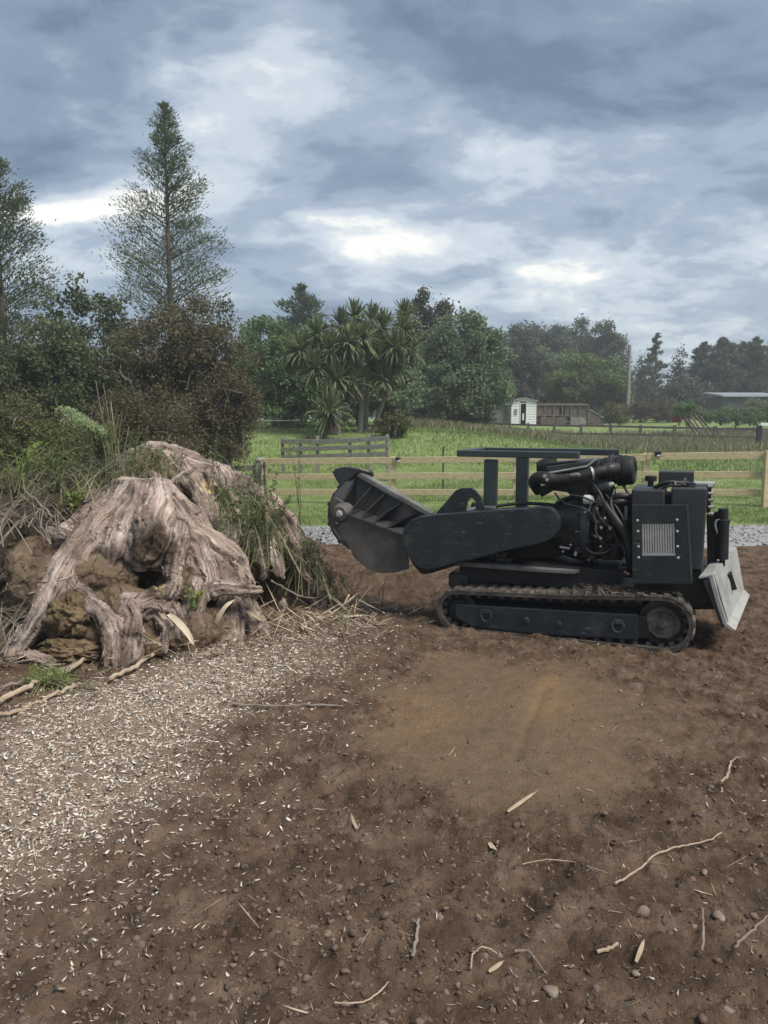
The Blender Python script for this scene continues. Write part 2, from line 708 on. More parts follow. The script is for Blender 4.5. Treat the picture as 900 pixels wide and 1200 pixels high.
n = 110000
cy = 1.5 + 8.7 * rng.random(n) ** 1.3
cx = rng.uniform(-.6, .62, n) * (cy + .6) * 1.0
keep = (rng.random(n) < .42 * (1 - .8 * tan_mask(cx, cy)) * (.35 + .65 * (fbm(cx * 1.3, cy * 1.3 + 30, 3) > -.05))) & (mounds(cx, cy) < .5)
cx, cy = cx[keep], cy[keep]
tag(np_mesh('scattered_splinters', *lay(len(cx), cx, cy, .004, .034, .2, .5, .0, 3.2), mat('old_chips', [(.25, (.06, .042, .032)), (.55, (.2, .145, .108)), (.75, (.36, .28, .22)), (.95, (.62, .53, .44))], scale=30, island=.85)), kind='stuff')


# clods and crumbs of soil
def rocks(C, S, seed=0):
    """low lumps: each an octahedron split once and jittered"""
    base = [(1, 0, 0), (-1, 0, 0), (0, 1, 0), (0, -1, 0), (0, 0, 1), (0, 0, -1)]
    fs = [(0, 2, 4), (2, 1, 4), (1, 3, 4), (3, 0, 4), (2, 0, 5), (1, 2, 5), (3, 1, 5), (0, 3, 5)]
    vs = [np.array(b, float) for b in base]
    mid = {}
    out = []

    def m_(a, b):
        k = (min(a, b), max(a, b))
        if k not in mid:
            v = vs[a] + vs[b]
            vs.append(v / np.linalg.norm(v))
            mid[k] = len(vs) - 1
        return mid[k]
    for a, b, c in fs:
        ab, bc, ca = m_(a, b), m_(b, c), m_(c, a)
        out += [(a, ab, ca), (ab, b, bc), (ca, bc, c), (ab, bc, ca)]
    U = np.array(vs)
    Fb = np.array(out)
    n = len(C)
    J = rng.uniform(.5, 1.35, (n, len(U), 1))
    sc = S[:, None, None] * rng.uniform(.7, 1.2, (n, 1, 3)) * np.array([1, 1, .72])
    V = C[:, None, :] + U[None] * J * sc
    F = (np.arange(n)[:, None, None] * len(U) + Fb[None]).reshape(-1, 3)
    return V.reshape(-1, 3), F


n = 48000
cy = 1.5 + 8.2 * rng.random(n) ** 1.7
cx = rng.uniform(-.6, .62, n) * (cy + .6)
dens = (fbm(cx * 1.8 + 70, cy * 1.8, 4) + .62) * (1 - .93 * tan_mask(cx, cy)) * (1 - .8 * chip_mask(cx, cy))
keep = rng.random(n) < dens
cx, cy = cx[keep], cy[keep]
s = .0025 + .013 * rng.random(len(cx)) ** 4
V, F = rocks(np.stack([cx, cy, gfull(cx, cy) - s * .15], 1), s)
clod = mat('clods', [(.25, (.075, .053, .041)), (.5, (.135, .097, .077)), (.75, (.21, .16, .13))], scale=20, rough=.95, bump=.6, bscale=120, island=.45, spec=.15)
tag(np_mesh('soil_crumbs', V, F, clod), kind='stuff')

n = 9000
cx = rng.uniform(-5, 10.5, n)
cy = rng.uniform(9.8, 14.8, n)
keep = cy < drive_top(cx) - .1
cx, cy = cx[keep], cy[keep]
s = .008 + .016 * rng.random(len(cx)) ** 2
V, F = rocks(np.stack([cx, cy, gz(cx, cy) - .02], 1), s)
tag(np_mesh('gravel_stones', V, F, gravel, smooth=True), kind='stuff')


# named stones lying on the soil
stone_m = mat('stone', [(.3, (.12, .09, .07)), (.5, (.2, .155, .125)), (.75, (.30, .25, .21))], scale=9, rough=.85, bump=.5, bscale=50)
for u, v, r_, lab in [
        (753, 1080, .036, 'flat square grey stone standing upright in soil at lower right'),
        (561, 1082, .020, 'small pale egg shaped stone standing on dark soil near bottom'),
        (660, 1075, .013, 'small round stone left of the square upright stone'),
        (646, 1167, .030, 'rounded brown stone half buried close to the bottom edge'),
        (612, 1052, .012, 'pale oval pebble lying by itself below the long pale root'),
        (826, 1025, .016, 'round stone just below the right end of the long pale root'),
        (843, 1072, .024, 'rounded brown stone at right side on the soil slope'),
        (745, 1150, .017, 'flattish small stone below the split pale splinter')]:
    d = ray(u, v)
    p = np.array([0, 0, ZC]) + d * (-(ZC - .02) / d[2])
    zz = float(gfull(p[0], p[1]))
    V, F = rocks(np.zeros((1, 3)), np.array([r_]))
    if 'square' in lab:
        V = V * np.array([.9, .55, 1.5])
    if 'egg' in lab:
        V = V * np.array([.75, .6, 1.5])
    o = np_mesh('stone', V, F, stone_m, smooth=True, loc=(p[0], p[1], zz + r_ * .35))
    md = o.modifiers.new('round', 'SUBSURF')
    md.levels = md.render_levels = 1
    tag(o, lab, 'stone')


# ------------------------------------------------------------------ grass
def blades(x, y, h, w, lean=.45, zf=gz):
    n = len(x)
    a = rng.random(n) * 2 * pi
    l = np.abs(rng.normal(size=n)) * lean * h
    b = rng.random(n) * 2 * pi
    z = zf(x, y) - .01
    sx, sy = np.cos(a) * w / 2, np.sin(a) * w / 2
    V = np.stack([np.stack([x - sx, y - sy, z], 1), np.stack([x + sx, y + sy, z], 1),
                  np.stack([x + np.cos(b) * l * .4 + sx * .7, y + np.sin(b) * l * .4 + sy * .7, z + h * .62], 1),
                  np.stack([x + np.cos(b) * l, y + np.sin(b) * l, z + h], 1)], 1)
    k = np.arange(n)[:, None] * 4
    F = np.concatenate([k + np.array([[0, 1, 2]]), k + np.array([[0, 2, 3]])], 1).reshape(-1, 3)
    return V.reshape(-1, 3), F


grass_m = mat('grass_blades', [(.2, (.115, .17, .055)), (.5, (.185, .245, .085)), (.8, (.26, .295, .13)), (.97, (.34, .32, .19))], scale=.6, rough=.7, island=.55, transl=.25)
n = 120000
y = 12 + 12 * rng.random(n) ** 1.25
x = rng.uniform(-.36, .58, n) * y
k = y > drive_top(x) + .1 * rng.normal(size=n)
x, y = x[k], y[k]
h = (.025 + .035 * rng.random(len(x))) * (1 + .8 * ss(.1, .5, fbm(x * .6, y * .6, 3)))
tag(np_mesh('lawn_grass', *blades(x, y, h, .010), grass_m), kind='stuff')
n = 60000
y = 23 + 26 * rng.random(n)
x = rng.uniform(-.35, .56, n) * y
h = .05 + .1 * rng.random(n)
tag(np_mesh('paddock_grass', *blades(x, y, h, .025), grass_m), kind='stuff')
seed_m = mat('seed_grass', [(.2, (.12, .135, .06)), (.5, (.20, .20, .11)), (.85, (.34, .32, .22))], scale=.5, rough=.8, island=.6, transl=.25)
n = 26000
y = 34 + 17 * rng.random(n)
x = rng.uniform(.02, .56, n) * y
k = rng.random(n) < .25 + .75 * (fbm(x * .3, y * .3, 3) > -.1)
x, y = x[k], y[k]
tag(np_mesh('tall_seeding_grass', *blades(x, y, .18 + .26 * rng.random(len(x)), .04, .3), seed_m), kind='stuff')

# ================================================================== STUMP GRINDER
YAW = R(22)
O_ = at(790, 767, 5.2394)
O_ = np.array([O_[0], O_[1], 0.0])
EX = np.array([cos(YAW), -sin(YAW), 0])
EY = np.array([sin(YAW), cos(YAW), 0])
sg = empty('stump_grinder', 'black tracked stump grinder with engine, slatted radiator and raised cutter head', 'stump grinder', O_, rot=(0, 0, -YAW))


def mp(u, v, yl):
    """side-view measurement: the point at depth yl (machine's own y) seen at u, v"""
    d = ray(u, v)
    c = np.array([0, 0, ZC])
    t = ((O_ - c) @ EY + yl) / (d @ EY)
    p = c + d * t - O_
    return Vector((float(p @ EX), float(yl), float(p[2])))


def plate(pts, y0, th):
    a = [mp(u, v, y0) for u, v in pts]
    b = [p + Vector((0, th, 0)) for p in a]
    return MB().prism(a, b)


paint = mat('black_paint', [(.3, (.011, .017, .021)), (.6, (.017, .025, .031)), (.8, (.028, .037, .043))], scale=6, rough=.42, spec=.4,
            bump=.06, bscale=60, bdist=.004, dirt=((.10, .085, .07), .54, .8, .5), wear=((.20, .22, .22), .60, .68, .5))
paint2 = mat('grey_black_paint', [(.3, (.022, .025, .028)), (.7, (.042, .046, .05))], scale=7, rough=.55, spec=.35,
             bump=.1, bscale=70, bdist=.004, dirt=((.16, .14, .12), .5, .8, .6))
dark = mat('dark_steel', [(.3, (.008, .009, .011)), (.7, (.02, .021, .023))], scale=12, rough=.6, spec=.3, dirt=((.09, .07, .055), .6, .8, .5))
rubber = mat('rubber', [(.3, (.030, .029, .028)), (.55, (.055, .051, .047)), (.8, (.12, .103, .087))], scale=16, rough=.85, bump=.4, bscale=80, spec=.2, dirt=((.165, .14, .12), .42, .68, .7))
hose_m = mat('hose_rubber', [(.3, (.012, .012, .013)), (.7, (.03, .03, .031))], scale=14, rough=.5, spec=.4)
worn = mat('worn_steel', [(.3, (.21, .21, .205)), (.5, (.33, .33, .32)), (.75, (.46, .46, .45))], scale=5, detail=9, rough=.5, metal=.08, bump=.2, bscale=40, dirt=((.13, .11, .09), .52, .75, .6))
head_m = mat('cutter_steel', [(.3, (.045, .043, .042)), (.55, (.075, .071, .068)), (.8, (.12, .113, .107))], scale=6, rough=.6, bump=.15, bscale=50, dirt=((.17, .145, .125), .45, .75, .6))
midsteel = mat('rubbed_steel', [(.3, (.10, .10, .10)), (.5, (.16, .16, .157)), (.75, (.26, .26, .25))], scale=7, detail=9, rough=.5, metal=.2, bump=.15, bscale=40, dirt=((.13, .11, .09), .5, .75, .7))
silver = mat('zinc', [(.3, (.45, .46, .47)), (.7, (.65, .66, .67))], scale=20, rough=.35, metal=.7)
deck_m = mat('dusty_deck', [(.3, (.07, .072, .075)), (.55, (.12, .12, .122)), (.8, (.19, .185, .18))], scale=9, rough=.65, bump=.2, bscale=60, dirt=((.2, .16, .13), .55, .8, .6))
white_pl = mat('white_plastic', [(.3, (.5, .52, .54)), (.7, (.66, .68, .70))], scale=20, rough=.4)
barp = mat('guard_paint', [(.3, (.022, .034, .038)), (.7, (.04, .055, .06))], scale=9, rough=.4, spec=.45, dirt=((.15, .14, .12), .6, .85, .4))

# --- undercarriage


def belt_path(n_arc=16):
    """side outline of the rubber track: front idler small, rear sprocket larger"""
    fx, fz, fr = -1.585, .162, .165
    rx, rz, rr = -.085, .205, .205
    d = math.atan2(rz - fz, rx - fx)
    k = math.asin((rr - fr) / math.hypot(rx - fx, rz - fz))
    a_top = pi / 2 + d + k
    a_bot = -pi / 2 + d - k
    pts = []
    for i in range(n_arc + 1):      # round the rear, from the bottom up to the top
        a = a_bot + (a_top - a_bot) * i / n_arc
        pts.append((rx + rr * cos(a), rz + rr * sin(a)))
    top_sag = [(.25, -.006), (.5, -.012), (.75, -.006)]
    p0 = pts[-1]
    p1 = (fx + fr * cos(a_top), fz + fr * sin(a_top))
    for t, s_ in top_sag:
        pts.append((p0[0] + (p1[0] - p0[0]) * t, p0[1] + (p1[1] - p0[1]) * t + s_))
    for i in range(n_arc + 1):
        a = a_top + (a_bot + 2 * pi - a_top) * i / n_arc
        pts.append((fx + fr * cos(a), fz + fr * sin(a)))
    return pts


def build_track(y0, y1, detail):
    path = belt_path()
    n = len(path)
    mb = MB()
    vs = []
    cx = -.8
    for i, (x, z) in enumerate(path):
        a = path[i - 1]
        b = path[(i + 1) % n]
        t = Vector((b[0] - a[0], b[1] - a[1]))
        t.normalize()
        nx, nz = t[1], -t[0]          # outward
        for yy, off in ((y0, 0), (y1, 0), (y1, -.032), (y0, -.032)):
            vs.append((x + nx * off, yy, z + nz * off))
    fs = []
    for i in range(n):
        j = (i + 1) % n
        for k in range(4):
            fs.append((i * 4 + k, j * 4 + k, j * 4 + (k + 1) % 4, i * 4 + (k + 1) % 4))
    mb.add(vs, fs)
    belt = mb.build('track_belt', rubber, sg)
    # tread lugs and inner teeth, evenly spaced along the loop
    seg = []
    for i in range(n):
        a, b = Vector(path[i]), Vector(path[(i + 1) % n])
        seg.append((a, b, (b - a).length))
    tot = sum(s_[2] for s_ in seg)
    cnt = 46

    def along(d):
        d %= tot
        for a, b, l in seg:
            if d <= l:
                t = (b - a).normalized()
                return a + t * d, t
            d -= l
        return seg[-1][1], (seg[-1][1] - seg[-1][0]).normalized()
    w = y1 - y0
    lug = MB()
    h = .013
    for q in (0, 1):
        yy0, yy1 = (-w / 2 - .004, -.008) if q == 0 else (.008, w / 2 + .004)
        sl = .018 if q == 0 else -.018
        bx, tx = .028, .021
        lug.add([(-bx - sl * (q == 0), yy0, -.006), (bx - sl * (q == 0), yy0, -.006), (bx, yy1, -.006), (-bx, yy1, -.006),
                 (-tx - sl * (q == 0), yy0 + .006, h), (tx - sl * (q == 0), yy0 + .006, h), (tx, yy1 - .004, h), (-tx, yy1 - .004, h)],
                [(0, 1, 2, 3), (4, 7, 6, 5), (0, 4, 5, 1), (1, 5, 6, 2), (2, 6, 7, 3), (3, 7, 4, 0)])
    tooth = MB().box((0, 0, -.045), (.035, .05, .03))
    for nm, b_, m_ in (('tread_lug', lug, rubber), ('track_tooth', tooth, rubber)):
        if nm == 'track_tooth' and not detail:
            continue
        me = b_.mesh(nm, m_)
        for i in range(cnt):
            p, t = along(tot * i / cnt)
            o = bpy.data.objects.new(nm, me)
            nx, nz = t[1], -t[0]
            o.matrix_world = Matrix(((t[0], 0, nx, p[0]), (0, 1, 0, (y0 + y1) / 2), (t[1], 0, nz, p[1]), (0, 0, 0, 1)))
            if nm == 'track_tooth':
                o.matrix_world = o.matrix_world @ Matrix.Translation((0, -.06, 0))
            link(o, belt)
    return belt


build_track(0.0, .25, True)
build_track(.80, 1.05, False)
fr_ = plate([(533, 708), (556, 709.5), (748, 721), (748, 750), (640, 744), (555, 735.5), (534, 723.5)], .012, .2).build('track_frame', paint, sg, .006)
for u, v in ((570.5, 716), (724.5, 728)):
    c = mp(u, v, .008)
    rb = MB()
    rb.box((c.x, -.004, c.z), (.062, .022, .026))
    ring = [Vector((c.x + .04 * cos(a), -.012, c.z - .028 + .042 * sin(a) * (1.15 if sin(a) < 0 else .8))) for a in np.linspace(pi * .95, 2.05 * pi, 15)]
    rb.tube([Vector((c.x - .036, -.012, c.z))] + ring + [Vector((c.x + .036, -.012, c.z))], .0085, 8)
    rb.build('tow_ring', paint2, fr_, smooth=True)
c = mp(655, 731, .01)
MB().lathe((c.x, .013, c.z), (0, -1, 0), [(0, .02), (.006, .02), (.008, .015), (.008, .0)], 16).build('grease_port', paint2, fr_, smooth=True)
c = mp(617, 727, .01)
MB().lathe((c.x, .013, c.z), (0, -1, 0), [(0, .026), (.005, .026), (.009, .016), (.009, .0)], 6).build('cover_plate', paint2, fr_)
MB().prism([mp(u, v, .03) for u, v in ((748, 722), (770, 722), (775, 748), (748, 748))], [mp(u, v, .03) + Vector((0, .16, 0)) for u, v in ((748, 722), (770, 722), (775, 748), (748, 748))]).build('sprocket_arm', dark, sg, .004)
c = mp(776, 735, .02)
hub = MB().lathe((-.085, .21, .205), (0, -1, 0), [(0, .165), (.12, .165), (.125, .125), (.17, .122), (.185, .11), (.188, .095), (.182, .09), (.182, .03), (.19, .028), (.19, 0)], 32).build('drive_sprocket', rubber, sg, smooth=True)
for k in range(9):
    a = 2 * pi * k / 9 + .2
    MB().cyl((-.085 + .1 * cos(a), .03, .205 + .1 * sin(a)), (-.085 + .1 * cos(a), .018, .205 + .1 * sin(a)), .009, 6).build('hub_bolt', rubber, hub)
for yb in (.0, .8):
    MB().lathe((-1.585, yb + .2, .162), (0, -1, 0), [(0, .128), (.12, .128), (.125, .09), (.15, .08), (.15, 0)], 28).build('idler_wheel', dark, sg, smooth=True)
    for k in range(7):
        x = -1.32 + k * .17
        MB().lathe((x, yb + .21, .078 + .006 * k / 7), (0, -1, 0), [(0, .045), (.16, .045), (.165, .03), (.165, 0)], 16).build('track_roller', dark, sg, smooth=True)
MB().lathe((-.085, .84, .205), (0, 1, 0), [(0, .165), (.17, .165), (.17, 0)], 24).build('drive_sprocket', rubber, sg, smooth=True)
MB().box((-.86, .93, .18), (1.2, .2, .16)).build('track_frame', paint, sg, .006)
MB().box((-.85, .525, .27), (1.5, .54, .2)).build('chassis', dark, sg, .008)
# ledge under the deck, its blunt end showing at the front
ub = MB()
ub.box((-1.03, .55, .445), (1.22, .66, .17))
ub.build('lower_frame', dark, sg, .008)
c = mp(528, 680, .2)
MB().box((c.x + .06, .34, c.z), (.16, .28, .115)).build('frame_end', paint2, sg, .012)

# --- deck
zt = mp(600, 664, .14).z
dk = [mp(532.7, 659.7, .14), mp(642, 668.2, .14), mp(671, 669, .16), mp(734, 650, .62), mp(736, 640, .95), mp(533, 640, .95)]
top = [Vector((p.x, p.y, zt)) for p in dk]
top[-2].x = top[-3].x
top[-1].x = top[0].x
MB().prism(top, [p - Vector((0, 0, .028)) for p in top]).build('deck', deck_m, sg, .004)
c = mp(591, 655, .3)
MB().box((c.x, .3, zt + .02), (.12, .1, .04)).box((c.x, .3, zt + .06), (.05, .05, .05)).build('deck_mount', paint2, sg, .006)

# --- boom: broad side cover with rounded ends, arm behind it
BY = .05
bo = [(471, 634), (471.5, 625), (475, 616), (481, 610), (490, 606), (510, 603.5), (560, 599.5), (600, 597), (636, 594), (645, 595.5), (651.5, 601), (655, 608), (655.5, 616),
      (653, 624), (647, 631), (639, 635.5), (620, 640), (590, 646), (560, 654), (530, 661), (508, 667), (499, 668), (489, 665), (481, 657), (475, 647)]
bp_ = plate(bo, BY, .10).build('drive_cover', paint, sg, .008)
for u, v in ((490, 613), (560, 605), (630, 600), (646, 617), (590, 640), (500, 660)):
    c = mp(u, v, BY)
    MB().lathe((c.x, c.y + .001, c.z), (0, -1, 0), [(0, .009), (.004, .009), (.006, .006), (.006, 0)], 6).build('cover_bolt', paint2, bp_)
bm_ = plate([(484, 612), (640, 600), (640, 632), (560, 655), (505, 672), (492, 672), (482, 660)], BY + .13, .22).build('boom_arm', dark, sg, .01)
plate([(487, 662), (520, 662), (500, 673), (494, 673)], BY + .03, .1).build('boom_foot', dark, sg, .004)
plate([(575, 612), (652, 606), (660, 652), (600, 657), (582, 650)], .42, .3).build('boom_pivot', dark, sg, .01)
# lifting bracket with its arched cut-out
plate([(509.5, 603), (534, 574.5), (540, 572.2), (552, 571.8), (557, 575), (562.5, 582), (566, 590), (568, 598), (560.5, 598), (558, 590), (553.5, 583.5), (549.5, 584), (547, 589), (545, 600)], .26, .035).build('lift_bracket', paint, sg, .004)
MB().cyl(mp(553, 592, .34), mp(580, 599, .34), .028, 14).build('lift_cylinder', dark, sg, smooth=True)
MB().cyl(mp(544, 599, .3), mp(558, 596, .3), .02, 12).build('lift_rod', silver, sg, smooth=True)
c = mp(571, 595, .3)
MB().box((c.x, .3, c.z), (.13, .04, .025)).build('lift_block', midsteel, sg, .004)

# --- cutter head
HY = .12
disc_c = mp(424, 604, .44)
cw = MB().lathe((disc_c.x, disc_c.y + .03, disc_c.z), (0, -1, 0), [(0, .3), (0, .315), (.06, .315), (.062, .29), (.05, .28), (.05, .0)], 44).build('cutter_wheel', head_m, sg, smooth=True)
for k in range(22):
    a = 2 * pi * k / 22
    d_ = Vector((cos(a), 0, sin(a)))
    t_ = Vector((-sin(a), 0, cos(a)))
    mm = Matrix((d_, Vector((0, 1, 0)), t_)).transposed()
    MB().box(disc_c + d_ * .315 + Vector((0, -.012 + .03 * (k % 2), 0)), (.035, .03, .035), mm).build('cutter_tooth', head_m, cw, .004)
for k in range(10):
    a = 2 * pi * k / 10 + .3
    p = disc_c + Vector((cos(a), 0, sin(a))) * .235 + Vector((0, -.02, 0))
    MB().cyl(p, p - Vector((0, .02, 0)), .014, 6).build('pocket_bolt', worn, cw)
hb = mp(397.4, 602.2, HY)
# bearing boss on the near side
MB().lathe((hb.x, HY + .13, hb.z), (0, -1, 0), [(0, .085), (.09, .085), (.12, .06), (.125, .058)], 26).build('bearing_boss', head_m, sg, smooth=True)
MB().lathe((hb.x, HY + .01, hb.z), (0, -1, 0), [(0, .034), (.01, .034), (.014, .022), (.028, .02), (.028, 0)], 6).build('pivot_bolt', worn, sg)
plate([(387, 588), (392, 583), (401, 588), (404, 597), (404, 606), (399, 612), (391, 612), (386, 602)], HY + .06, .03).build('bearing_plate', head_m, sg, .004)
# lower skirt
sk_pts = [(398, 607), (405, 602), (425, 609.5), (450, 619.5), (471, 628), (475, 640), (478, 656), (478, 667), (463, 671), (448, 672), (440, 670.5), (430, 666), (421, 659.5),
          (414, 652.5), (411.5, 646), (408, 639), (402, 632), (396, 624)]
plate(sk_pts, HY + .03, .028).build('wheel_skirt', head_m, sg, .004)
# ledge on top of the skirt, back wall of the hood, five gussets between them
led = [(404, 600.5), (425, 608), (450, 618), (482, 630)]
nl = [mp(u, v, HY + .01) for u, v in led]
fl = [p + Vector((.0, .24, .01)) for p in nl]
a = nl + fl[::-1]
MB().prism(a, [p - Vector((0, 0, .022)) for p in a]).build('hood_ledge', paint2, sg, .003)
ridge = [(417, 555.5), (440, 567), (470, 584.5), (502, 605)]
rp_ = [mp(u, v, HY + .25) for u, v in ridge]
wl_ = fl + rp_[::-1]
MB().prism(wl_, [p + Vector((0, .025, 0)) for p in wl_]).build('hood_wall', paint2, sg, .003)
MB().bar(rp_[0] + Vector((-.02, .02, .02)), rp_[-1] + Vector((.03, .02, .01)), .085, .05).build('hood_rail', midsteel, sg, .012)


def lerp3(P, t):
    t *= len(P) - 1
    i = min(int(t), len(P) - 2)
    return P[i].lerp(P[i + 1], t - i)


for t0, t1 in ((.10, .28), (.32, .47), (.50, .68), (.70, .88)):
    a_, b_, c_ = lerp3(nl, t0), lerp3(fl, t0), lerp3(rp_, t1)
    e_ = a_ + Vector((0, 0, .03))
    q = [a_, b_, c_ - Vector((0, .0, .02)), e_.lerp(c_, .05)]
    MB().prism(q, [p + Vector((.014, 0, .004)) for p in q]).build('hood_gusset', paint2, sg)
en = [mp(386.5, 588, HY + .10), mp(391, 579, HY + .12), mp(414, 554, HY + .25), mp(419, 557, HY + .25), mp(410, 572, HY + .2), mp(399, 590, HY + .1)]
MB().prism(en, [p + Vector((.012, .03, 0)) for p in en]).build('hood_end', paint2, sg, .004)
plate([(389, 553), (394, 549), (402, 547), (412, 548), (421, 550), (419, 554.5), (413, 559), (405, 565), (399, 571), (393, 561)], HY + .2, .04).build('chip_deflector', paint2, sg, .006)
dfl = [mp(402, 547, HY + .2), mp(421, 550, HY + .2), mp(434, 553.5, HY + .3), mp(432, 557, HY + .32), mp(417, 556, HY + .24)]
MB().prism(dfl, [p + Vector((.0, .09, -.005)) for p in dfl]).build('deflector_cap', midsteel, sg, .006)
MB().cyl(mp(434, 552, HY + .3), mp(436, 557, HY + .34), .018, 10).build('hinge_pin', head_m, sg)
# side wall behind the wheel so the head is closed
plate([(396, 598), (416, 564), (500, 608), (480, 640), (440, 655), (410, 630)], HY + .40, .04).build('head_back_plate', dark, sg, .004)
plate([(478, 612), (500, 606), (500, 662), (478, 650)], HY + .04, .2).build('head_mount', dark, sg, .006)

# --- guard frame over the engine
gf = MB()
cb = lambda u, v, y: mp(u, v, y)
for (u, v, y, bot) in ((575.5, 545, .36, 600), (612.5, 545, .96, 600)):
    pt = mp(u, v, y)
    zb = mp(u, bot, y).z - .5
    MB().box((pt.x, y, (1.325 + zb) / 2), (.105, .06, 1.325 - zb)).build('guard_post', barp, sg, .008)
x0 = mp(536, 536, .34).x
x1 = mp(679, 533, .34).x
x2 = mp(726, 529, .97).x
zt1 = mp(606, 532.8, .34).z
MB().box(((x0 + x1) / 2, .35, zt1 + .003), (x1 - x0, .075, .052)).build('guard_bar', barp, sg, .007)
MB().box(((x0 + .02 + x2) / 2, .96, zt1 + .003), (x2 - x0 - .02, .075, .052)).build('guard_bar', barp, sg, .007)
MB().box((x0 + .045, .655, zt1 + .005), (.075, .534, .05)).build('guard_crossbar', barp, sg, .007)

# --- engine
blk = mp(700, 615, .5)
eb = MB()
eb.box((blk.x + .05, .55, .83), (.42, .34, .42))
eb.box((blk.x + .03, .55, .64), (.36, .28, .14))
eb.build('engine_block', dark, sg, .02)
bh = mp(640, 618, .38)
MB().lathe((bh.x + .04, .52, bh.z + .0), (1, -.08, .02), [(0, .17), (.02, .2), (.06, .225), (.16, .255), (.26, .275), (.27, .30), (.31, .30), (.315, .285), (.33, .28), (.33, .1)], 40).build('bell_housing', paint, sg, smooth=True)
for k in range(12):
    a = 2 * pi * k / 12
    p = Vector((bh.x + .30, .50 + .29 * cos(a), bh.z + .29 * sin(a)))
    MB().cyl(p, p + Vector((-.05, 0, 0)), .012, 6).build('housing_bolt', paint2, sg)
# sloped shroud under the intake
plate([(629, 572), (650, 566), (712, 560), (716, 567), (690, 582), (676, 586), (664, 577), (648, 575), (634, 583)], .36, .28).build('engine_shroud', dark, sg, .012)
# valve cover and heat shield
p0, p1 = mp(640, 550, .5), mp(705, 545, .5)
MB().bar(p0, p1, .26, .11).build('valve_cover', paint2, sg, .025)
vcm = [mp(640, 547.5, .3), mp(672, 543, .3), mp(703, 538.5, .3), mp(698, 544, .3), mp(690, 548, .3), mp(641, 555.5, .3)]
MB().prism(vcm, [p + Vector((0, .035, .005)) for p in vcm]).build('heat_shield', paint2, sg, .004)
MB().tube([mp(640, 555, .29), mp(688, 546.5, .29), mp(699, 538, .29)], .0085, 8).build('shield_rod', worn, sg, smooth=True)
MB().lathe(mp(637, 549, .5), (1, 0, .1), [(-.05, .03), (-.045, .06), (0, .08), (.06, .085), (.1, .08), (.1, 0)], 20).build('turbo_housing', dark, sg, smooth=True)
# air filter: fat ribbed canister at the rear
ap, aq = mp(704, 551, .46), mp(735, 551, .46)
prof = [(0, .05), (.0, .085), (.03, .098), (.06, .1), (.063, .112), (.082, .112), (.086, .1), (.10, .1), (.103, .106), (.116, .106), (.119, .1), (.13, .102), (.134, .119), (.158, .119), (.162, .11), (.175, .11), (.178, .116), (.19, .116), (.193, .11), (.235, .108), (.252, .098), (.255, .065), (.248, .06), (.248, 0)]
MB().lathe(ap, (aq - ap) + Vector((0, -.02, 0)), prof, 36).build('air_filter', dark, sg, smooth=True)
MB().lathe(ap + (aq - ap) * .40, (aq - ap), [(0, .08), (0, .122), (.014, .122), (.014, .08)], 32).build('filter_band', paint2, sg, smooth=True)
# intake pipe along the near side
ip = curve_pts([mp(631, 575, .42), mp(626, 566, .33), mp(632, 559.5, .28), mp(650, 562, .26), mp(675, 560, .26), mp(693, 555, .26), mp(712, 550.5, .30), mp(722, 549, .36)], 8)
MB().tube(ip, [.042] * 8 + [.048] * 8 + [.049] * 8 + [.043] * 16 + [.041] * 8 + [.05] * (len(ip) - 48), 16).build('intake_pipe', hose_m, sg, smooth=True)
cp = mp(693.5, 554.5, .26)
MB().lathe(cp, mp(712, 550.5, .3) - cp, [(-.008, .035), (-.008, .05), (.008, .05), (.008, .035)], 22).build('hose_clamp', silver, sg, smooth=True)
for u, v in ((638, 558), (641, 562)):
    c = mp(u, v, .21)
    MB().cyl(c, c + Vector((0, .03, 0)), .013, 8).build('pipe_bolt', silver, sg)
c = mp(674, 557, .22)
MB().lathe(c, (1, 0, .1), [(-.04, .0), (-.035, .012), (0, .02), (.03, .018), (.04, .0)], 12).build('sensor', midsteel, sg, smooth=True)
# alternator, starter, filters, manifold and the tangle of hoses
MB().lathe(mp(704, 571, .34), (1, .1, .25), [(-.07, .02), (-.06, .05), (.0, .058), (.06, .05), (.07, .02), (.07, 0)], 18).build('alternator', paint2, sg, smooth=True)
MB().lathe(mp(712, 569, .33), (1, 0, .35), [(-.06, .024), (.03, .022), (.05, .01)], 12).build('manifold_stub', worn, sg, smooth=True)
c = mp(691, 585.5, .26)
MB().lathe(c, (1, -.2, 0), [(-.045, .02), (-.04, .034), (0, .036), (.02, .03), (.03, .012)], 16).build('filler_cap', white_pl, sg, smooth=True)
c = mp(719.5, 645, .28)
MB().lathe(Vector((c.x, .28, c.z - .07)), (0, 0, 1), [(0, .03), (.01, .046), (.12, .046), (.13, .04), (.135, .03), (.15, .03), (.15, 0)], 18).build('oil_filter', dark, sg, smooth=True)
c = mp(734, 597, .42)
MB().lathe(Vector((c.x, .42, c.z - .085)), (0, 0, 1), [(0, .035), (.008, .042), (.13, .042), (.15, .03), (.155, .024), (.17, .024), (.17, 0)], 18).build('coolant_bottle', white_pl, sg, smooth=True)
MB().lathe(mp(712, 590, .5), (0, 0, 1), [(-.1, .06), (.12, .06), (.14, .045), (.14, 0)], 18).build('fuel_filter', dark, sg, smooth=True)


def hose(pts, r, m=hose_m, name='hose'):
    return MB().tube(curve_pts([mp(*p) for p in pts], 8), r, 9).build(name, m, sg, smooth=True)


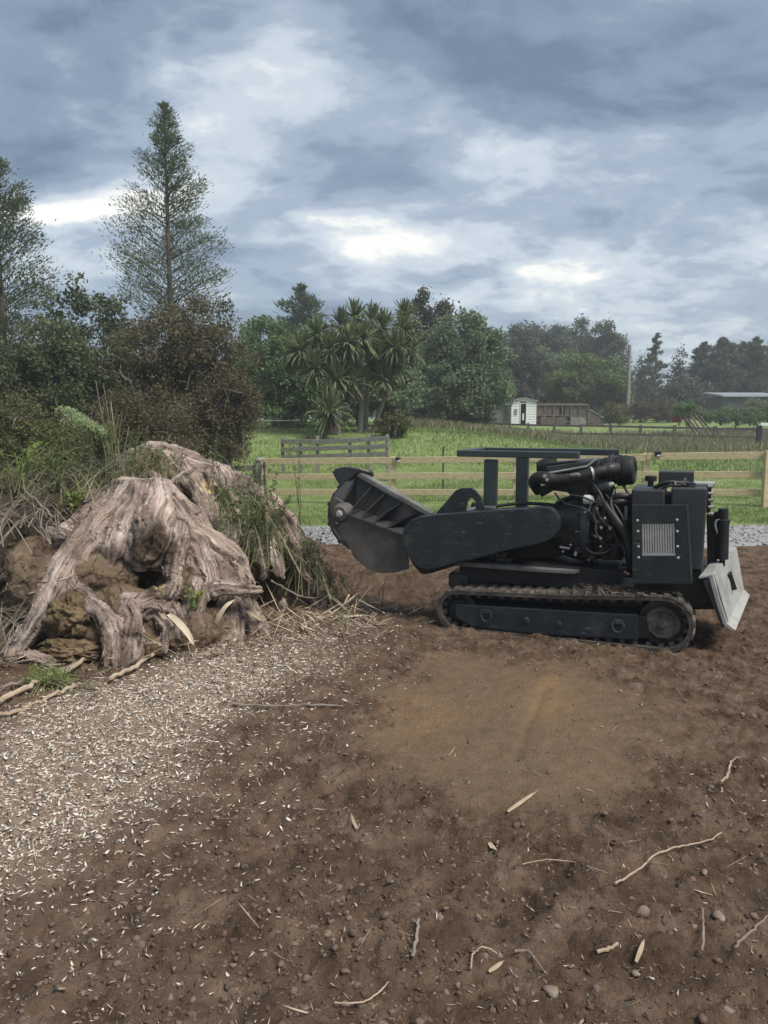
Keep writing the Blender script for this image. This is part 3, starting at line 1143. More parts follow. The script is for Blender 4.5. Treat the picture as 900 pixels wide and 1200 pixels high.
hose([(687, 573, .3), (688, 600, .27), (690, 615, .27), (697, 630, .3), (705, 640, .35)], .009)
hose([(701, 586, .3), (712, 596, .24), (724, 612, .2), (735, 630, .18), (738.5, 650, .2), (738, 668, .3)], .032)
hose([(716, 590, .35), (720, 583, .28), (728, 581, .26), (744, 583, .3)], .024)
hose([(716, 602, .3), (718, 592, .26), (726, 588, .25), (743, 590, .3)], .026)
hose([(697, 594, .25), (696, 606, .22), (700, 616, .22), (706, 624, .25), (714, 630, .3)], .016)
hose([(703, 588, .28), (699, 598, .25), (707, 612, .22), (718, 622, .24), (726, 640, .25)], .015)
hose([(700, 600, .3), (708, 604, .24), (712, 614, .23), (716, 628, .26)], .019)
hose([(691, 620, .3), (694, 627, .25), (703, 629, .25), (712, 634, .28)], .017)
hose([(734, 611, .35), (730, 622, .3), (732, 640, .28), (735, 655, .3)], .010)
hose([(724, 634, .3), (732, 644, .24), (737, 660, .24), (741, 672, .3)], .022)
hose([(660, 637, .3), (676, 638, .26), (690, 634, .26), (704, 636, .3)], .02, dark)
for pts, r in (([(656, 641, .28), (668, 642.5, .28)], .010), ([(679, 641, .28), (688, 642, .28)], .008), ([(674, 651, .26), (677, 641, .26)], .012),
               ([(697, 627, .24), (705, 632, .24)], .015), ([(700, 617, .23), (706, 619, .23)], .015), ([(711, 611, .22), (715, 621, .22)], .006), ([(724, 618, .19), (733, 634, .17)], .004)):
    MB().tube([mp(*p) for p in pts], r, 8).build('steel_fitting', silver, sg, smooth=True)
MB().bar(mp(688, 657, .2), mp(716, 637, .3), .03, .012).build('brace_strut', paint2, sg)
MB().lathe(mp(710, 622, .36), (0, -1, 0), [(0, .085), (.03, .085), (.035, .07), (.05, .03), (.05, 0)], 24).build('crank_pulley', dark, sg, smooth=True)
MB().lathe(mp(702, 602, .33), (0, -1, 0), [(0, .05), (.03, .05), (.04, .02), (.04, 0)], 20).build('belt_pulley', dark, sg, smooth=True)

# --- radiator cabinet and tanks
PY = .03
zr = lambda u, v: mp(u, v, PY)
out = [zr(740.3, 591.7), zr(802.6, 591.7), zr(807.8, 685), zr(741.3, 684)]
inn = [zr(752, 613.8), zr(790.5, 613.8), zr(791.5, 651), zr(752.6, 651)]
th = Vector((0, .03, 0))
pm = MB()
vs = out + inn + [p + th for p in out] + [p + th for p in inn]
fs = []
for i in range(4):
    j = (i + 1) % 4
    fs += [(i, j, 4 + j, 4 + i), (8 + i, 12 + i, 12 + j, 8 + j), (i, 8 + i, 8 + j, j), (4 + i, 4 + j, 12 + j, 12 + i)]
pan = pm.add(vs, fs).build('radiator_panel', paint, sg, .004)
for k in range(13):
    t = (k + .5) / 13
    a_ = inn[0].lerp(inn[1], t) + Vector((0, .012, 0))
    b_ = inn[3].lerp(inn[2], t) + Vector((0, .012, 0))
    MB().bar(a_, b_, .012, .0105, (0, 1, 0)).build('slat', silver, pan)
a_, b_ = inn[3] + Vector((0, .008, .006)), inn[2] + Vector((0, .008, .006))
MB().bar(a_, b_, .012, .014).build('grille_sill', silver, pan)
for u, v in ((747, 610), (793.4, 609.4), (747.5, 622.8), (793.7, 622.8), (748.1, 640.5), (794, 640.5), (748.4, 653.4), (794.6, 653.8)):
    c = zr(u, v)
    MB().lathe(c, (0, -1, 0), [(0, .010), (.004, .010), (.007, .006), (.007, 0)], 8).build('panel_bolt', silver, pan, smooth=True)
rc = [mp(743, 594, .06), mp(802, 594, .06), mp(806, 683, .06), mp(743, 682, .06)]
MB().prism(rc, [p + Vector((0, .12, 0)) for p in rc]).build('radiator_core', dark, sg)
# flange on the panel's far edge, and the tanks behind
fe = [out[1], out[2], out[2] + Vector((.012, .10, 0)), out[1] + Vector((.012, .10, 0))]
MB().prism([p + Vector((.002, .003, 0)) for p in fe], [p + Vector((.012, .003, 0)) for p in fe]).build('panel_flange', paint, sg, .002)
TY = .19
tank_m = mat('tank_paint', [(.3, (.024, .026, .031)), (.7, (.04, .043, .049))], scale=5, rough=.5, spec=.4, bump=.05, bscale=60, dirt=((.11, .10, .09), .6, .85, .5))
for pts, nm, dp in (([(740, 574.5), (779, 573.5), (779, 660), (740, 660)], 'hydraulic_tank', .5), ([(786.5, 572.5), (829.3, 571.5), (821.5, 668.5), (786.5, 668)], 'fuel_tank', .52)):
    a_ = [mp(u, v, TY) for u, v in pts]
    if nm == 'fuel_tank':
        a_[2] = Vector((a_[1].x - .005, TY, a_[2].z))
    a_[0].z = a_[1].z = (a_[0].z + a_[1].z) / 2
    MB().prism(a_, [p + Vector((0, dp, 0)) for p in a_]).build(nm, tank_m, sg, .012)
tz = mp(800, 572, TY).z
c = mp(782.5, 620, TY + .1)
MB().box((c.x, TY + .25, c.z), (.05, .3, .5)).build('tank_gap_plate', dark, sg)
c = mp(792.5, 560, .5)
MB().box((c.x, .52, c.z), (.245, .16, .1)).build('control_box', tank_m, sg, .008)
c = mp(807.5, 570.5, TY + .1)
MB().lathe((c.x, TY + .12, tz), (0, 0, 1), [(0, .045), (.012, .045), (.014, .04), (.03, .04), (.034, .034), (.034, 0)], 20).build('filler_cap', dark, sg, smooth=True)
c = mp(762.5, 568, TY + .1)
MB().lathe((c.x, TY + .1, tz - .005), (0, 0, 1), [(0, .02), (.04, .02), (.042, .04), (.075, .042), (.08, .035), (.08, 0)], 16).build('breather_cap', dark, sg, smooth=True)
for pts, r in (([(768, 571, .28), (778, 566, .24), (790, 565, .24), (803, 568.5, .28)], .013), ([(764, 573, .34), (780, 567.5, .34), (800, 565, .36), (815, 568, .4)], .012), ([(776, 572, .24), (785, 569, .23), (798, 569, .24)], .010)):
    hose(pts, r)
for u, v, y in ((803, 561.5, .43), (776, 567, .26), (791.5, 566.3, .22), (786, 566, .24)):
    c = mp(u, v, y)
    MB().cyl(c, c + Vector((0, -.012, 0)), .008, 8).build('fitting', silver, sg)
c = mp(824, 567.5, .5)
MB().box((c.x, .52, tz + .012), (.16, .16, .02)).build('valve_top', worn, sg, .004)
c = mp(831.5, 585, .4)
MB().box((c.x - .005, .46, c.z), (.03, .14, .2)).build('valve_bank', dark, sg, .005)
for k in range(5):
    c = mp(833 + .2 * k, 570 + k * 8, .40)
    MB().cyl(c + Vector((-.02, 0, 0)), c + Vector((.014, 0, 0)), .014, 8).build('valve_fitting', silver if k % 2 else worn, sg)
# --- rear end: underside, blade bracket, ram and blade
MB().prism([mp(u, v, .22) for u, v in ((742, 684), (822, 668), (835, 676), (838, 706), (800, 716), (745, 700))], [mp(u, v, .22) + Vector((0, .6, 0)) for u, v in ((742, 684), (822, 668), (835, 676), (838, 706), (800, 716), (745, 700))]).build('rear_frame', dark, sg, .01)
plate([(828, 604), (832, 600.5), (846, 599.5), (851, 601), (853, 606), (853, 612), (842, 612), (839.5, 616), (840.5, 656), (834, 672), (829, 668)], .46, .05).build('blade_bracket', dark, sg, .006)
ra, rb_ = mp(847.5, 607, .44), mp(846.5, 655, .44)
MB().lathe(rb_, ra - rb_, [(-.05, .02), (0, .02), (0, .042), (.26, .042), (.262, .047), (.29, .047), (.295, .035), (.37, .035), (.37, 0)], 20).build('blade_ram', dark, sg, smooth=True)
MB().cyl(mp(847, 604, .41), mp(847, 604, .55), .018, 12).build('ram_pin', paint2, sg)
MB().tube(curve_pts([mp(843, 628, .43), mp(838.5, 618, .42), mp(839, 611, .42), mp(844, 609, .42)], 6), .009, 8).build('ram_hose', silver, sg, smooth=True)
for yy in (.3, .75):
    MB().bar(Vector((-.02, yy, .30)), Vector((.25, yy, .33)), .06, .09).build('push_arm', dark, sg, .008)
# blade: a folded steel plate with end cheek; the far end stands a little further back
b0, b1 = .10, .92
near = [mp(835.3, 673.8, b0), mp(843, 702, b0), mp(852.2, 730.7, b0), mp(862.5, 738.6, b0)]
far = [mp(863.2, 641.4, b1), mp(868, 667, b1), mp(872, 690.5, b1), mp(879, 697.5, b1)]
bk = Vector((-.028, 0, -.008))
pr = near + [p + bk for p in near[::-1]]
pf = far + [p + bk for p in far[::-1]]
bl = MB().prism(pr, pf).build('blade', worn, sg, .004)
chk = [mp(823.4, 680.5, b0 + .01), mp(835, 673.5, b0 + .01), mp(852, 730.5, b0 + .01), mp(846, 736, b0 + .01)]
MB().prism(chk, [p + Vector((.012, .03, .004)) for p in chk]).build('blade_cheek', paint2, bl, .004)
tp0, tp1 = near[0], far[0]
MB().prism([tp0 + Vector((0, 0, .004)), tp1 + Vector((0, 0, .004)), tp1 + Vector((-.1, 0, -.0)), tp0 + Vector((-.09, 0, -.02))],
           [tp0 + Vector((0, 0, -.012)), tp1 + Vector((0, 0, -.012)), tp1 + Vector((-.1, 0, -.016)), tp0 + Vector((-.09, 0, -.036))]).build('blade_top', worn, bl, .003)
cen = (near[1] + far[1]) / 2
ax_ = (far[1] - near[1]).normalized()
dn = (near[2] - near[1]).normalized()
MB().bar(cen - dn * .08 + Vector((.012, 0, 0)), cen + dn * .05 + Vector((.014, 0, 0)), .02, .035).bar(cen - dn * .07 - ax_ * .04 + Vector((.012, 0, 0)), cen - dn * .07 + ax_ * .05 + Vector((.012, 0, 0)), .02, .02).build('blade_lug', dark, bl, .003)
# more plumbing and wiring round the engine
for pts, r in (([(668, 580, .22), (684, 583, .2), (700, 590, .22), (716, 600, .3)], .008), ([(650, 578, .3), (662, 590, .22), (684, 596, .2), (700, 608, .24)], .007),
               ([(694, 566, .28), (703, 578, .22), (708, 592, .2), (706, 606, .24)], .011), ([(720, 574, .32), (716, 590, .24), (722, 606, .2), (730, 622, .22)], .012),
               ([(710, 580, .3), (722, 594, .22), (732, 612, .19), (741, 640, .24)], .009), ([(684, 640, .24), (694, 648, .2), (708, 648, .2), (722, 640, .26)], .011),
               ([(700, 610, .22), (698, 622, .19), (704, 634, .19), (714, 640, .24)], .010), ([(729, 566, .4), (736, 578, .34), (742, 588, .3)], .010),
               ([(560, 598, .3), (590, 592, .34), (620, 590, .38), (650, 592, .42)], .014), ([(556, 603, .3), (590, 597, .32), (622, 596, .38), (648, 600, .42)], .014),
               ([(738, 664, .3), (728, 668, .3), (712, 664, .34)], .012)):
    hose(pts, r)
for u, v, y, d3 in ((703, 612, .24, (.07, .05, .05)), (715, 628, .26, (.05, .05, .08)), (692, 606, .26, (.045, .04, .07)), (712, 652, .3, (.09, .06, .05)), (690, 650, .3, (.1, .06, .035)), (724, 600, .3, (.04, .05, .07))):
    c = mp(u, v, y)
    MB().box(c, d3).cyl(c + Vector((0, -d3[1] / 2, 0)), c + Vector((0, -d3[1] / 2 - .02, 0)), d3[2] * .28, 8).build('engine_fitting', dark, sg, .006)
for u, v, y in ((700, 596, .22), (709, 607, .2), (716, 618, .21), (690, 614, .24), (704, 640, .2), (720, 612, .2), (731, 626, .19), (686, 600, .24), (660, 646, .27), (669, 638, .26)):
    c = mp(u, v, y)
    MB().cyl(c, c + Vector((0, -.016, 0)), .009, 6).build('engine_bolt', silver if (u % 2) else worn, sg)
for u, v in ((655, 587), (668, 589), (680, 597), (686, 612), (684, 630), (676, 642)):
    c = mp(u, v, .25)
    MB().cyl(c, c + Vector((0, -.012, 0)), .010, 6).build('housing_bolt', paint2, sg)
# straw and earth caught on the track below the panel
n = 260
c = mp(718, 689, .12)
Cc = np.stack([c.x + rng.normal(size=n) * .13, .13 + rng.normal(size=n) * .06, c.z - .012 + np.abs(rng.normal(size=n)) * .014], 1)
Aa = np.stack([rng.normal(size=n), rng.normal(size=n), rng.normal(size=n) * .5], 1) * .022
Bb = np.cross(Aa, np.array([0, 0, 1.0])) * .1
V, F = slivers(Cc, Aa, Bb, np.full((n, 3), .001))
tag(np_mesh('caught_straw', V, F, mat('caught_straw', [(.2, (.10, .075, .055)), (.6, (.24, .19, .14)), (.9, (.4, .33, .25))], scale=30, island=.8), sg), kind='stuff')

# ================================================================== STUMPS, SOIL AND DEBRIS
def hit(u, v):
    """where the line of sight meets the soil"""
    d = ray(u, v)
    d = d / np.linalg.norm(d)
    s = np.arange(1.0, 14, .02)
    P = np.array([0, 0, ZC]) + s[:, None] * d
    below = P[:, 2] < gfull(P[:, 0], P[:, 1])
    i = int(np.argmax(below)) if below.any() else len(s) - 1
    return P[i]


def wood_mat(name, cols, sc=(52, 3.6), rough=.85, bump=1.0):
    """weathered wood: streaks running down the surface from the crown of the stump to its roots"""
    m = bpy.data.materials.new(name)
    m.use_nodes = True
    N, L = m.node_tree.nodes, m.node_tree.links
    b = N['Principled BSDF']
    b.inputs['Roughness'].default_value = rough
    b.inputs['Specular IOR Level'].default_value = .2
    co = N.new('ShaderNodeTexCoord')
    mp_ = N.new('ShaderNodeMapping')
    mp_.inputs['Scale'].default_value = (sc[0], sc[1], 1)
    L.new(co.outputs['UV'], mp_.inputs[0])
    n1 = N.new('ShaderNodeTexNoise')
    n1.inputs['Scale'].default_value = 1
    n1.inputs['Detail'].default_value = 9
    n1.inputs['Roughness'].default_value = .68
    n1.inputs['Distortion'].default_value = .5
    L.new(mp_.outputs[0], n1.inputs['Vector'])
    n2 = N.new('ShaderNodeTexNoise')
    n2.inputs['Scale'].default_value = 5
    n2.inputs['Detail'].default_value = 7
    L.new(co.outputs['Object'], n2.inputs['Vector'])
    mx = N.new('ShaderNodeMix')
    mx.inputs[0].default_value = .42
    L.new(n1.outputs[0], mx.inputs[2])
    L.new(n2.outputs[0], mx.inputs[3])
    rp = N.new('ShaderNodeValToRGB')
    while len(rp.color_ramp.elements) < len(cols):
        rp.color_ramp.elements.new(.5)
    for e, (p, c) in zip(rp.color_ramp.elements, cols):
        e.position = p
        e.color = (*c, 1)
    L.new(mx.outputs[0], rp.inputs[0])
    col = rp.outputs[0]
    mpw = N.new('ShaderNodeMapping')
    mpw.inputs['Scale'].default_value = (sc[0] * .55, sc[1] * .5, 1)
    L.new(co.outputs['UV'], mpw.inputs[0])
    nw = N.new('ShaderNodeTexNoise')
    nw.inputs['Scale'].default_value = 1
    nw.inputs['Detail'].default_value = 10
    nw.inputs['Roughness'].default_value = .7
    nw.inputs['Distortion'].default_value = .8
    L.new(mpw.outputs[0], nw.inputs['Vector'])
    mrw = N.new('ShaderNodeMapRange')
    mrw.inputs[1].default_value = .53
    mrw.inputs[2].default_value = .66
    mrw.inputs[4].default_value = .5
    L.new(nw.outputs[0], mrw.inputs[0])
    mw = N.new('ShaderNodeMix')
    mw.data_type = 'RGBA'
    L.new(mrw.outputs[0], mw.inputs[0])
    L.new(col, mw.inputs[6])
    mw.inputs[7].default_value = (.60, .55, .49, 1)
    col = mw.outputs[2]
    for an, c in (('rot', (.062, .045, .034)), ('earth', (.135, .098, .065)), ('pale', (.58, .43, .24))):  # 'rot' is a dark brown tint: rotted knot, splits, hollows, random patches
        a = N.new('ShaderNodeAttribute')
        a.attribute_name = an
        n3 = N.new('ShaderNodeTexNoise')
        n3.inputs['Scale'].default_value = 22
        n3.inputs['Detail'].default_value = 6
        L.new(co.outputs['Object'], n3.inputs['Vector'])
        ma = N.new('ShaderNodeMath')
        ma.operation = 'MULTIPLY_ADD'
        L.new(n3.outputs[0], ma.inputs[0])
        ma.inputs[1].default_value = .9
        ma.inputs[2].default_value = -.45
        mb_ = N.new('ShaderNodeMath')
        mb_.operation = 'MULTIPLY'
        L.new(a.outputs['Fac'], mb_.inputs[0])
        mb_.inputs[1].default_value = 1.0
        mc = N.new('ShaderNodeMath')
        mc.operation = 'MULTIPLY_ADD'
        L.new(ma.outputs[0], mc.inputs[0])
        L.new(mb_.outputs[0], mc.inputs[1])
        L.new(mb_.outputs[0], mc.inputs[2])
        mc.use_clamp = True
        mm = N.new('ShaderNodeMix')
        mm.data_type = 'RGBA'
        L.new(mc.outputs[0], mm.inputs[0])
        L.new(col, mm.inputs[6])
        mm.inputs[7].default_value = (*c, 1)
        col = mm.outputs[2]
    L.new(col, b.inputs['Base Color'])
    bp = N.new('ShaderNodeBump')
    bp.inputs['Strength'].default_value = bump
    bp.inputs['Distance'].default_value = .014
    L.new(n1.outputs[0], bp.inputs['Height'])
    bp2 = N.new('ShaderNodeBump')
    bp2.inputs['Strength'].default_value = .6
    bp2.inputs['Distance'].default_value = .02
    n4 = N.new('ShaderNodeTexNoise')
    n4.inputs['Scale'].default_value = 45
    n4.inputs['Detail'].default_value = 6
    L.new(co.outputs['Object'], n4.inputs['Vector'])
    L.new(n4.outputs[0], bp2.inputs['Height'])
    L.new(bp.outputs[0], bp2.inputs['Normal'])
    L.new(bp2.outputs[0], b.inputs['Normal'])
    return m


WOOD = [(.34, (.05, .037, .031)), (.43, (.155, .115, .095)), (.5, (.28, .215, .182)), (.57, (.40, .325, .285)), (.66, (.68, .61, .55))]
wood = wood_mat('weathered_wood', WOOD)
bark = wood_mat('grey_root', [(.3, (.05, .042, .036)), (.5, (.15, .125, .11)), (.65, (.26, .225, .2)), (.8, (.42, .38, .345))], (9, 3))
K1 = at(176, 640, 5.40)          # the rotted-out knot


def vnoise3(x, y, z):
    i, j, k = np.floor(x).astype(np.int64), np.floor(y).astype(np.int64), np.floor(z).astype(np.int64)
    f = [x - i, y - j, z - k]
    f = [a * a * (3 - 2 * a) for a in f]
    r = 0
    for a in (0, 1):
        for b in (0, 1):
            for c in (0, 1):
                r = r + _h(i + a, j + b, k + c) * (f[0] if a else 1 - f[0]) * (f[1] if b else 1 - f[1]) * (f[2] if c else 1 - f[2])
    return r


def fbm3(P, s, o=3, seed=0.0):
    r, a, t = 0, 1.0, 0
    for q in range(o):
        m = s * 2 ** q
        r = r + a * vnoise3(P[:, 0] * m + seed + 31 * q, P[:, 1] * m + seed * 2, P[:, 2] * m + 7 * q)
        t += a
        a *= .55
    return r / t * 2 - 1


def smin(a, b, k):
    h = np.clip(.5 + .5 * (b - a) / k, 0, 1)
    return b * (1 - h) + a * h - k * h * (1 - h)


def chain_field(P, chain, want_uv=False):
    """distance to a tapering limb given as (u, v, Y, radius) points, with coordinates along and around it"""
    pts = np.array([at(q[0], q[1], q[2]) for q in chain])
    rad = np.array([q[3] for q in chain])
    best = np.full(len(P), 9.0)
    al = np.zeros(len(P))
    ar = np.zeros(len(P))
    s0 = 0.0
    for i in range(len(pts) - 1):
        a, b = pts[i], pts[i + 1]
        d = b - a
        L = np.linalg.norm(d)
        t = np.clip(((P - a) @ d) / (L * L), 0, 1)
        q = P - (a + t[:, None] * d)
        r = rad[i] + (rad[i + 1] - rad[i]) * t
        dist = np.sqrt((q * q).sum(1)) - r
        m = dist < best
        best = np.where(m, dist, best)
        if want_uv:
            ax = d / L
            e1 = np.array([0, -1.0, 0]) - ax * (-ax[1])
            e1 /= np.linalg.norm(e1)
            e2 = np.cross(ax, e1)
            ang = np.arctan2(q @ e2, q @ e1)
            al = np.where(m, s0 + t * L, al)
            ar = np.where(m, ang * (.6 * r + .05), ar)
        s0 += L
    return best, al, ar


def root_mass(name, parent, C, woods, earths, cuts, lo, hi, vox, seed, m, rot_dark_spots=(), pales=()):
    """one irregular mass: limbs and ridges of wood melted together round packed earth, hollows cut out of it"""
    ax = [np.arange(lo[k], hi[k], vox) for k in range(3)]
    sh = tuple(len(a) for a in ax)
    Gx, Gy, Gz = np.meshgrid(*ax, indexing='ij')
    P = np.stack([Gx.ravel(), Gy.ravel(), Gz.ravel()], 1)

    def warp(P):
        w = np.stack([fbm3(P, 3.2, 3, seed + 3), fbm3(P, 3.2, 3, seed + 11), fbm3(P, 3.2, 3, seed + 19)], 1)
        return P + w * .07

    def fields(P):
        dw = np.full(len(P), 9.0)
        for c in woods:
            dw = smin(dw, chain_field(P, c)[0], .075)
        de = np.full(len(P), 9.0)
        for (u, v, Y, rx, ry, rz) in earths:
            o = at(u, v, Y)
            q = (P - o) / np.array([rx, ry, rz])
            n = np.sqrt((q * q).sum(1))
            de = smin(de, (n - 1) * min(rx, ry, rz), .06)
        for (u, v, Y, rx, ry, rz) in cuts:
            o = at(u, v, Y)
            q = (P - o) / np.array([rx, ry, rz])
            dw = np.maximum(dw, -((np.sqrt((q * q).sum(1)) - 1) * min(rx, ry, rz)))
        return dw, de
    # coarse culling keeps this quick: evaluate the warp once, the limbs on every cell
    Pw = warp(P)
    dw, de = fields(Pw)
    D = smin(dw, de, .02).reshape(sh)
    ins = D < 0
    # surface nets
    c = [ins[a:sh[0] - 1 + a, b:sh[1] - 1 + b, e:sh[2] - 1 + e] for a in (0, 1) for b in (0, 1) for e in (0, 1)]
    tot = sum(x.astype(np.int8) for x in c)
    act = (tot > 0) & (tot < 8)
    idx = np.full(act.shape, -1, np.int64)
    idx[act] = np.arange(act.sum())
    ci = np.argwhere(act)
    acc = np.zeros((len(ci), 3))
    cnt = np.zeros(len(ci))
    corners = [(a, b, e) for a in (0, 1) for b in (0, 1) for e in (0, 1)]
    for p0 in corners:
        for k in range(3):
            if p0[k]:
                continue
            p1 = list(p0)
            p1[k] = 1
            d0 = D[ci[:, 0] + p0[0], ci[:, 1] + p0[1], ci[:, 2] + p0[2]]
            d1 = D[ci[:, 0] + p1[0], ci[:, 1] + p1[1], ci[:, 2] + p1[2]]
            cr_ = (d0 < 0) != (d1 < 0)
            t = np.where(cr_, d0 / np.where(cr_, d0 - d1, 1), 0)
            pos = np.array(p0, float)[None] + t[:, None] * (np.array(p1) - np.array(p0))[None]
            acc += pos * cr_[:, None]
            cnt += cr_
    V = (ci + acc / cnt[:, None]) * vox + np.array(lo)
    Fs = []
    for k in range(3):
        a_, b_ = [q for q in range(3) if q != k]
        sl0 = [slice(1, sh[q] - 1) for q in range(3)]
        sl1 = list(sl0)
        sl0[k] = slice(0, sh[k] - 1)
        sl1[k] = slice(1, sh[k])
        e = np.argwhere(ins[tuple(sl0)] != ins[tuple(sl1)])
        off = np.ones(3, int)
        off[k] = 0
        e = e + off
        flip = ins[e[:, 0], e[:, 1], e[:, 2]]

        def cell(da, db):
            q = e.copy()
            q[:, a_] -= da
            q[:, b_] -= db
            return idx[q[:, 0], q[:, 1], q[:, 2]]
        quad = np.stack([cell(1, 1), cell(0, 1), cell(0, 0), cell(1, 0)], 1)
        if k == 1:
            flip = ~flip
        quad[~flip] = quad[~flip][:, ::-1]
        Fs.append(quad)
    F = np.concatenate(Fs)
    F = F[(F >= 0).all(1)]
    # normals
    fn = np.cross(V[F[:, 2]] - V[F[:, 0]], V[F[:, 3]] - V[F[:, 1]])
    Nn = np.zeros_like(V)
    for q in range(4):
        np.add.at(Nn, F[:, q], fn)
    Nn = norm(Nn)
    Vw = warp(V)
    dw, de = fields(Vw)
    ear = ss(-.015, .02, dw - de + .03 * fbm3(V, 9, 3, seed))
    bd = np.full(len(V), 9.0)
    U = np.zeros(len(V))
    W = np.zeros(len(V))
    for n_, ch in enumerate(woods):
        d, al, ar = chain_field(Vw, ch, True)
        mk = d < bd
        bd = np.where(mk, d, bd)
        U = np.where(mk, ar + n_ * 3.1, U)
        W = np.where(mk, al + n_ * 1.7, W)
    wob = fbm3(V, 2.5, 3, seed + 5) * .05
    g1 = fbm((U + wob) * 24, W * 2.2 + 5, 4)
    g2 = fbm((U + wob * .6) * 75, W * 6, 3)
    sp = np.clip(.11 - np.abs(fbm((U + wob) * 15 + 40, W * 1.6, 3)), 0, 1) / .11
    wood_d = g1 * .018 + g2 * .011 - sp * .024 + np.floor(fbm((U + wob) * 9 + 3, W * 2.6, 3) * 4) * .008 + fbm3(V, 11, 3, seed + 8) * .012
    earth_d = fbm3(V, 7, 4, seed + 2) * .05 + fbm3(V, 26, 3, seed) * .018
    V = V + Nn * (wood_d * (1 - ear) + earth_d * ear)[:, None]
    rot = np.clip(sp * .5 + ss(.12, .5, fbm3(V, 4.5, 4, seed + 21)) * .75, 0, .85) * (1 - ear)  # darker brown along the splits and in random patches of the wood
    pale = np.zeros(len(V))
    for lst, arr in ((rot_dark_spots, 'r'), (pales, 'p')):
        for (u, v, Y, r_) in lst:
            d = np.linalg.norm(V - at(u, v, Y), axis=1) / r_ + fbm3(V, 12, 3, seed + 4) * .5
            mk = 1 - ss(.6, 1.1, d)
            if arr == 'r':
                rot = np.maximum(rot, mk)
            else:
                pale = np.maximum(pale, mk)
    uv = np.stack([U + wob, W], 1)
    np_mesh(name, V - np.array([C[0], C[1], 0]), F, m, parent, smooth=True, uv=uv, attrs=dict(rot=rot, earth=ear, pale=pale))
    return V


C1 = np.array([-1.83, 5.98])
st1 = empty('tree_stump', 'large weathered grey stump with dark rotted knot facing the wood chips', 'tree stump', (C1[0], C1[1], 0))
V1 = root_mass('stump_wood', st1, C1, [
    [(112, 592, 6.2, .10), (150, 575, 6.0, .13), (188, 582, 5.95, .14), (214, 604, 5.95, .11)],
    [(150, 580, 5.95, .13), (118, 618, 5.65, .14), (86, 668, 5.45, .12), (56, 714, 5.25, .10), (34, 748, 5.15, .085), (14, 775, 5.1, .07)],
    [(128, 585, 6.1, .1), (98, 618, 5.85, .1), (70, 640, 5.75, .08), (48, 655, 5.7, .05)],
    [(168, 588, 5.85, .15), (150, 622, 5.6, .12), (135, 652, 5.5, .07)],
    [(185, 590, 5.85, .15), (180, 620, 5.6, .15), (176, 645, 5.5, .15)],
    [(205, 600, 5.85, .10), (211, 632, 5.6, .075), (209, 662, 5.45, .06), (199, 690, 5.38, .065), (186, 704, 5.38, .045)],
    [(212, 604, 5.95, .11), (240, 632, 5.95, .12), (268, 652, 5.95, .11), (288, 672, 5.92, .075), (298, 694, 5.92, .05)],
    [(226, 640, 5.85, .11), (252, 668, 5.82, .12), (272, 690, 5.82, .09)],
    [(232, 660, 5.7, .08), (222, 690, 5.6, .07), (214, 722, 5.5, .06)],
    [(262, 690, 5.8, .11), (262, 720, 5.74, .13), (256, 752, 5.66, .15)],
    [(285, 690, 5.85, .08), (292, 720, 5.8, .085), (300, 748, 5.78, .1)],
    [(247, 693, 5.6, .04), (270, 687, 5.6, .055), (303, 687, 5.68, .05)],
    [(88, 686, 5.34, .035), (106, 698, 5.22, .06), (124, 716, 5.12, .06), (133, 742, 5.04, .065), (136, 782, 4.98, .07)],
    [(150, 708, 5.2, .05), (153, 740, 5.06, .045), (150, 782, 5.0, .06)],
    [(150, 706, 5.3, .05), (176, 700, 5.32, .06), (204, 712, 5.36, .05), (214, 742, 5.3, .05)],
    [(58, 622, 5.75, .03), (82, 632, 5.68, .05), (104, 634, 5.65, .06)],
    [(54, 670, 5.5, .03), (70, 668, 5.5, .045), (90, 655, 5.5, .06)],
    [(6, 776, 5.08, .03), (40, 772, 5.02, .045), (70, 781, 4.97, .035)],
    [(118, 618, 5.65, .1), (140, 640, 5.58, .09), (150, 665, 5.55, .06)],
    [(200, 600, 5.8, .12), (228, 640, 5.72, .11), (244, 676, 5.64, .09), (240, 700, 5.55, .06)],
    [(236, 690, 5.52, .06), (228, 712, 5.45, .07), (236, 742, 5.42, .07)],
    [(180, 720, 5.3, .04), (192, 735, 5.2, .05), (190, 760, 5.15, .05)],
], [(165, 670, 6.1, .55, .42, .62), (122, 674, 5.52, .25, .2, .17), (150, 715, 5.42, .26, .2, .14), (196, 738, 5.5, .4, .25, .2), (250, 700, 6.0, .3, .3, .4), (92, 735, 5.30, .2, .16, .22), (60, 700, 5.6, .25, .25, .35), (240, 735, 5.65, .22, .15, .16), (118, 745, 5.2, .16, .12, .14), (212, 690, 5.6, .2, .12, .2), (165, 755, 5.2, .2, .12, .09), (40, 690, 5.7, .2, .3, .4)],
    [(176, 643, 5.31, .12, .11, .145), (180, 684, 5.27, .14, .14, .045), (222, 712, 5.3, .08, .14, .06), (172, 742, 5.02, .10, .16, .06)],
    (-3.0, 4.85, -.12), (-.72, 6.75, 1.36), .0135, 2.3, wood,
    rot_dark_spots=[(176, 642, 5.37, .21), (180, 684, 5.4, .13), (220, 645, 5.75, .17), (258, 725, 5.7, .12), (205, 730, 5.45, .2), (112, 600, 6.0, .12)], pales=[(190, 693, 5.36, .06), (108, 640, 5.55, .03)])  # dark brown spots: the rotted knot, the hollows and parts of the wood


